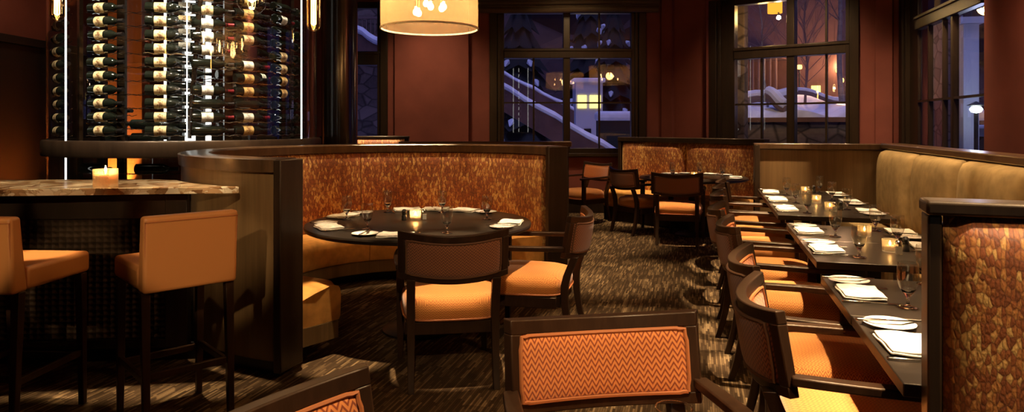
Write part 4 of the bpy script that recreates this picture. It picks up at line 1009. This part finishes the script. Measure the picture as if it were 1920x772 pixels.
def mk_knife():
    t = bpy.data.objects.new('table_knife', None); COL.objects.link(t); t.empty_display_size = .05
    MB().rings([[(x, -w, .004 - h), (x, w, .004 - h), (x, w, .004 + h), (x, -w, .004 + h)] for x, w, h in ((-.105, .005, .003), (-.10, .0075, .004), (-.05, .006, .0035), (-.005, .0045, .003))]).build('handle', M['steel'], t, bevel=.002)
    MB().rings([[(x, -w, .003), (x, w2, .003), (x, w2, .005), (x, -w, .005)] for x, w, w2 in ((-.005, .004, .004), (.01, .009, .006), (.08, .009, .006), (.10, .004, .006), (.107, -.003, .0055))]).build('blade', M['steel'], t)
    return t
def mk_fork():
    t = bpy.data.objects.new('table_fork', None); COL.objects.link(t); t.empty_display_size = .05
    MB().rings([[(x, -w, z), (x, w, z), (x, w, z + .0025), (x, -w, z + .0025)] for x, w, z in ((-.10, .006, .001), (-.08, .008, .002), (-.03, .004, .006), (.03, .003, .006), (.045, .010, .003), (.06, .012, .001))]).build('handle', M['steel'], t)
    m = MB()
    for k in range(4): m.box((.082, -.0102 + .0068 * k, .0035), (.048, .0035, .0022))
    m.build('tines', M['steel'], t); return t
def mk_votive():
    t = bpy.data.objects.new('votive_holder', None); COL.objects.link(t); t.empty_display_size = .05
    MB().lathe([(0, 0), (.036, 0), (.038, .004), (.040, .066), (.037, .066), (.035, .012), (0, .010)], 8).build('glass_cup', M['cutglass'], t, smooth=False)
    c = MB().lathe([(0, .011), (.022, .011), (.022, .032), (0, .031)], 16).build('candle', M['wax'], t)
    MB().lathe([(0, .032), (.005, .038), (.006, .044), (.002, .055), (0, .060)], 10).build('flame', M['flame'], c); return t
def mk_shaker(fill):
    t = bpy.data.objects.new('salt_shaker' if fill == 'salt' else 'pepper_mill', None); COL.objects.link(t); t.empty_display_size = .05
    if fill == 'salt':
        MB().box((0, 0, .028), (.034, .034, .056)).build('glass_body', M['glass'], t, bevel=.004); MB().box((0, 0, .022), (.026, .026, .036)).build('salt', M['salt'], t)
        MB().lathe([(0, .056), (.016, .056), (.016, .068), (.010, .074), (0, .075)], 16).build('lid', M['steel'], t)
    else:
        MB().lathe([(0, 0), (.019, 0), (.019, .03), (.014, .04), (.018, .052), (0, .052)], 18).build('body', M['black'], t); MB().lathe([(0, .053), (.015, .055), (.018, .066), (.010, .078), (0, .080)], 18).build('cap', M['black'], t)
    return t
def W(base, a, b): p = base + v * a + u * b; return p
def item(kind, p, z, rz, label, grp):
    mk = {'napkin': mk_napkin, 'plate': mk_plate, 'knife': mk_knife, 'fork': mk_fork, 'goblet': mk_goblet, 'votive': mk_votive, 'salt': lambda: mk_shaker('salt'), 'pepper': lambda: mk_shaker('pepper')}[kind]
    cat = {'napkin': 'napkin', 'plate': 'plate', 'knife': 'knife', 'fork': 'fork', 'goblet': 'glass', 'votive': 'candle holder', 'salt': 'salt shaker', 'pepper': 'pepper mill'}[kind]
    return put(first_or_copy(kind, mk), p[0], p[1], z + .0006, rz, label, cat, grp)
TN = ['nearest square table', 'second square table', 'third square table', 'fourth square table', 'fifth square table', 'sixth square table', 'seventh square table']
def setting(pn, rz, z, where, grp, plate_side=1, dp=.225, gob=True, gx=.13, gy=-.16, cut=True):
    """rz: direction the diner faces; local x forward, y to the diner's left"""
    f = Vector((math.cos(rz), math.sin(rz))); l = Vector((-f.y, f.x)); pn = Vector(pn[:2])
    item('napkin', pn, z, rz + random.uniform(-.05, .05), 'white folded napkin ' + where, 'napkins ' + grp)
    pp_ = pn + l * dp
    item('plate', pp_, z, rz, 'white bread plate ' + where, 'bread plates ' + grp)
    if cut:
        t = item('knife', pp_ + l * .01, z + .0135, rz + .12, 'butter knife resting on bread plate ' + where, 'butter knives ' + grp)
        item('knife', pn - l * .135 + f * .015, z, rz, 'steel table knife beside napkin ' + where, 'table knives ' + grp)
        item('fork', pn + l * .122 + f * .02, z, rz, 'steel fork beside napkin ' + where, 'forks ' + grp)
    if gob: item('goblet', pn + f * gx + l * gy, z, 0, 'clear stemmed water goblet ' + where, 'water goblets ' + grp)
vr = math.atan2(v.y, v.x)
for k, (p, d, w) in enumerate(tabs):
    setting(W(p, .095, .33), vr, TZ - .002, 'at chair side of the ' + TN[k], 'on the square tables', gob=k != 0)
for k, uu in ((2, .56), (3, .42), (4, .39), (5, .37), (6, .37)):
    p, d, w = tabs[k]; setting(W(p, w - .11, uu), vr + PI, TZ - .002, 'at banquette side of the ' + TN[k], 'on the square tables', gx=.13, gy=-.10 if k > 3 else -.06, dp=.20)
item('goblet', W(tabs[1][0], .40, .60), TZ - .002, 0, 'clear stemmed water goblet at banquette side of the second square table', 'water goblets on the square tables')
for k in (1, 2, 3, 4, 5, 6):
    p, d, w = tabs[k]
    if k in (2, 4, 6):
        item('votive', W(p, .42, .40), TZ - .002, .3, 'lit glass votive at the middle of the ' + TN[k], 'votives on the square tables')
        item('salt', W(p, .44, .31), TZ - .002, vr, 'glass salt shaker beside votive on the ' + TN[k], 'salt shakers'); item('pepper', W(p, .50, .42), TZ - .002, vr, 'black pepper mill beside votive on the ' + TN[k], 'pepper mills')
    elif k in (3, 5): item('votive', W(p, .40, .25), TZ - .002, .3, 'lit glass votive at the middle of the ' + TN[k], 'votives on the square tables')
# round booth table
RZ = .745
def rt(px, py): return Vector(survey(px, py, RZ)[:2])
CT = Vector(RT)
for (px, py, where, gob, sd) in ((607, 404, 'at back left of the round booth table', (650, 411), 1), (616, 428, 'at near left of the round booth table', (689, 430), 1), (760, 391, 'at the back of the round booth table', (727, 398), 1),
      (820, 391.5, 'right of the pepper mill on the round booth table', (829, 398), 0), (880, 393.5, 'at back right of the round booth table', (913, 411), 1), (962, 419, 'at near right of the round booth table', (838, 437), 1), (742, 443, 'behind the armchair at the round booth table', None, 1)):
    p = rt(px, py); d = CT - p
    if d.length > .64: p = CT - d.normalized() * .64; d = CT - p
    rz = math.atan2(d.y, d.x); f = d.normalized(); l = Vector((-f.y, f.x))
    item('napkin', p, RZ, rz, 'white folded napkin ' + where, 'napkins on the round table')
    if sd:
        p2 = p + l * .20 + f * .03
        if (CT - p2).length > .68: p2 = CT - (CT - p2).normalized() * .68
        item('plate', p2, RZ, rz, 'white bread plate ' + where, 'bread plates on the round table'); item('knife', p2, RZ + .0135, rz, 'butter knife resting on bread plate ' + where, 'butter knives on the round table')
    item('knife', p - l * .115 + f * .04, RZ, rz, 'steel table knife ' + where, 'table knives on the round table')
    if gob: item('goblet', rt(*gob), RZ, 0, 'clear stemmed water goblet ' + where, 'water goblets on the round table')
item('votive', rt(779, 412), RZ, .2, 'lit glass votive at the middle of the round booth table', 'candles on the round table')
item('pepper', rt(758, 413), RZ, 0, 'black pepper mill left of the votive on round booth table', 'pepper mills'); item('salt', rt(796, 412), RZ, .1, 'glass salt shaker right of the votive on round booth table', 'salt shakers')
# distant tables
DT = Vector((2.33, 8.78))
for k, (a, where) in enumerate(((-18, 'at right of the distant round table'), (50, 'at back right of the distant round table'), (110, 'at back of the distant round table'), (200, 'at left of the distant round table'))):
    dv_ = Vector((math.cos(R(a)), math.sin(R(a)))); setting(DT + dv_ * .52, R(a + 180), RZ, where, 'on the distant table', cut=False, gx=.16, gy=-.08)
item('votive', DT + Vector((.0, -.05)), RZ, 0, 'lit glass votive on the distant round table', 'votives')
item('plate', Vector((.72, 10.1)), RZ, 0, 'white plate on small table by the back wall', 'plates by the back wall')
# tumbler in the foreground
tb = MB().lathe([(0, 0), (.030, 0), (.033, .004), (.037, .108), (.0375, .112), (.0360, .112), (.0355, .108), (.031, .012), (0, .010)], 40).build('tumbler', M['glass'], sharp=60)
MB().lathe([(.0362 + .0014 * math.cos(R(40 * k)), .1118 + .0014 * math.sin(R(40 * k))) for k in range(10)], 48).build('rim', M['solidglass'], tb)
put(tb, .325, 1.37, .7406, 0, 'empty clear tumbler, only its rim showing at the bottom edge', 'glass', 'tumblers')
# ------------------------------------------------------------------ light
WARM = (1, .74, .44)
def spot(loc, to, watts, size, blend=.3, soft=.04, col=WARM, name='ceiling_spotlight'):
    L = bpy.data.lights.new(name, 'SPOT'); L.energy = watts; L.color = col; L.spot_size = R(size); L.spot_blend = blend; L.shadow_soft_size = soft
    o = bpy.data.objects.new(name, L); COL.objects.link(o); o.location = loc
    o.rotation_euler = (Vector(to) - Vector(loc)).to_track_quat('-Z', 'Y').to_euler(); return o
H = 3.62
# round booth
spot((-.60, 4.62, H), (-.64, 4.76, .74), 190, 30, .3)
spot((-.30, 3.95, H), (-.36, 4.02, .48), 480, 12.5, .2)
spot((.22, 4.25, H), (.10, 4.5, .48), 320, 13.5, .2)
spot((-1.10, 3.68, H), (-1.05, 4.08, .42), 420, 10, .25)
for a, w in ((50, 150), (72, 120), (98, 150), (126, 120), (160, 100)):
    spot((BC[0] + 1.22 * math.cos(R(a)), BC[1] + 1.22 * math.sin(R(a)), H), (BC[0] + 1.40 * math.cos(R(a)), BC[1] + 1.40 * math.sin(R(a)), .9), w, 26, .5)
spot((-1.80, 3.3, H), (-1.76, 3.95, 1.3), 150, 12, .8)
# bar and stools
spot((-2.36, 3.42, H), (-2.35, 3.40, .76), 420, 7, .25)
spot((-1.80, 3.50, H), (-1.81, 3.50, .76), 150, 6, .25)
spot((-.9, -1.6, 2.7), (-1.52, 3.17, .88), 260, 6.5, .5); spot((-1.7, -1.6, 2.7), (-2.42, 3.08, .88), 260, 6.5, .5)  # low fill added behind the camera for the stool backs
spot((-.75, .9, 3.3), (-1.48, 3.82, 1.02), 190, 13, .8)  # fill added to brighten the booth's outer veneer and post
for x in (-3.4, -2.8, -2.2, -1.75): spot((x, 3.95, H), (x, 3.98, 1.07), 200, 18, .4)
for x in (-3.1, -2.5, -1.85): spot((x * .8, -1.6, 2.3), (x, 3.7, 1.055), 160, 6, .5)  # low fill added behind the camera for the bar edge
# window row
for k in range(7):
    p, d, w = tabs[k]; q_ = W(p, .26, .36)
    spot((q_.x, q_.y, H), (q_.x - .26, q_.y + .02, .6), 430, 21, .2)
    q_ = W(p, .45, .36); spot((q_.x, q_.y, H), (q_.x, q_.y, .74), 70, 22, .5)
spot((.40, .75, H), (.27, 1.95, .74), 230, 16, .5)
spot((.25, .55, H), (-.45, 1.42, .76), 230, 15, .4)
spot((1.38, 1.15, H), (1.32, 1.55, .9), 260, 40, .6); spot((1.1, .4, 3.2), (1.25, 1.6, .7), 70, 34, .6)
spot((2.72, 6.55, H), (2.80, 7.36, .95), 480, 17, .6); spot((3.3, 6.8, H), (3.35, 7.15, .9), 60, 22, .7)
for s_ in (.6, 1.7, 2.8, 3.9): q_ = BQ + bu * s_ - Vector((.95, -.25)) * .75; spot((q_.x, q_.y, H), (q_.x + .72, q_.y - .18, .85), 200, 34, .7)
spot((.2, -1.8, 3.4), (.25, 3.9, .72), 170, 24, .6)  # soft fill added behind the camera for chair backs and aisle
# far side
spot((2.0, 8.1, H), (2.04, 8.35, .47), 420, 15, .2)
spot((1.80, 10.0, H), (1.95, 10.2, .8), 270, 30, .6); spot((2.5, 9.3, H), (2.65, 9.5, .8), 240, 30, .6)
spot((2.75, 8.6, H), (2.8, 8.6, .74), 260, 14, .4)
spot((.75, 6.4, H), (.80, 6.5, 0), 280, 34, .8); spot((1.0, 4.6, H), (.80, 4.6, 0), 250, 26, .6); spot((.75, 3.0, H), (.66, 2.95, 0), 200, 24, .7); spot((1.0, 8.0, H), (.95, 8.2, 0), 280, 34, .8)
spot((.9, 9.6, H), (1.1, 10.2, .5), 110, 40, .7); spot((-2.1, 9.4, H), (-2.1, 9.80, 1.1), 420, 24, .5)
# warm wash on the painted walls
spot((-1.3, 9.2, H), (-1.3, 10.9, 1.7), 95, 70, .9, .2); spot((.9, 9.4, H), (.9, 10.9, 2.2), 50, 80, .9, .2)
spot((3.6, 4.2, H), (4.4, 4.6, 1.9), 420, 90, .9, .2); spot((3.3, 8.6, H), (3.9, 9.7, 1.9), 110, 90, .9, .2); spot((4.0, 6.9, H), (4.7, 7.4, 2.0), 170, 90, .9, .2)
spot((-5.4, 7, H), (-6.2, 8.0, 3), 40, 80, .9, .2)
spot((-5.30, 9.08, .19), (-5.34, 9.3, 1.0), 260, 44, .7, .03, (1, .50, .14), 'uplight_lamp')
# neutral fill spots added before the cellar, downlights inside it
NEU = (1, .84, .62)
for x, y, w in ((-3.6, 4.5, 260), (-2.7, 4.7, 300), (-1.9, 5.3, 200)): spot((x, y, H), (CC[0] + (x - CC[0]) * .5, CC[1] + (y - CC[1]) * .5, 1.75), w * .7, 46, .6, .03, NEU, 'picture_light')
for a in range(-150, 11, 20):
    q_ = pol(1.17, a, 3.3); e_ = pol(1.02, a, 1.25); spot((CC[0] + q_[0], CC[1] + q_[1], 3.3), (CC[0] + e_[0], CC[1] + e_[1], 1.25), 38, 40, .6, .02, NEU, 'cellar_downlight')
for a in (-140, -75, -20, 60): q_ = pol(.35, a); spot((CC[0] + q_[0], CC[1] + q_[1], 3.3), (CC[0] + q_[0] * 1.7, CC[1] + q_[1] * 1.7, 1.3), 90, 34, .6, .02, (.95, .93, .86), 'cellar_downlight')
# candles
for (x, y, z) in [(-2.28, 3.83, 1.165), (*rt(779, 412), RZ + .05)]:
    L = bpy.data.lights.new('candle_light', 'POINT'); L.energy = .7; L.color = (1, .55, .2); L.shadow_soft_size = .01
    o = bpy.data.objects.new('candle_light', L); COL.objects.link(o); o.location = (x, y, z - .02 if x < -1 else z)
# dusk: blue light on the snow, lantern light
L = bpy.data.lights.new('dusk_light', 'SUN'); L.energy = .75; L.color = (.42, .40, 1.0); L.angle = R(30)
o = bpy.data.objects.new('dusk_light', L); COL.objects.link(o); o.rotation_euler = (R(18), 0, 0)
for p, e_, c in ((lp, 18, (1, .55, .15)),):
    L = bpy.data.lights.new('lantern_light', 'POINT'); L.energy = e_; L.color = c; L.shadow_soft_size = .12
    o = bpy.data.objects.new('lantern_light', L); COL.objects.link(o); o.location = p + Vector((0, .35, -.1))
wd_ = bpy.data.worlds.new('dusk_sky'); S.world = wd_; wd_.use_nodes = True
bg = wd_.node_tree.nodes['Background']; bg.inputs[0].default_value = (.10, .10, .42, 1); bg.inputs[1].default_value = .22

# ------------------------------------------------------------------ camera
cam = bpy.data.cameras.new('camera'); co_ = bpy.data.objects.new('camera', cam); COL.objects.link(co_)
cam.sensor_width = 36; cam.lens = 36 * FPX / 1920; cam.shift_y = -(386 - HOR) / 1920; cam.clip_start = .02; cam.clip_end = 200
co_.location = (0, 0, CAM_H); co_.rotation_euler = (PI / 2, 0, 0); S.camera = co_
S.view_settings.view_transform = 'Standard'; S.view_settings.look = 'None'; S.view_settings.gamma = 1; S.view_settings.use_curve_mapping = False; S.view_settings.exposure = 1.05
c = S.cycles; c.max_bounces = 10; c.transmission_bounces = 8; c.transparent_max_bounces = 16; c.glossy_bounces = 4; c.diffuse_bounces = 4; c.caustics_reflective = False; c.caustics_refractive = False
c.sample_clamp_indirect = 4; c.use_denoising = True
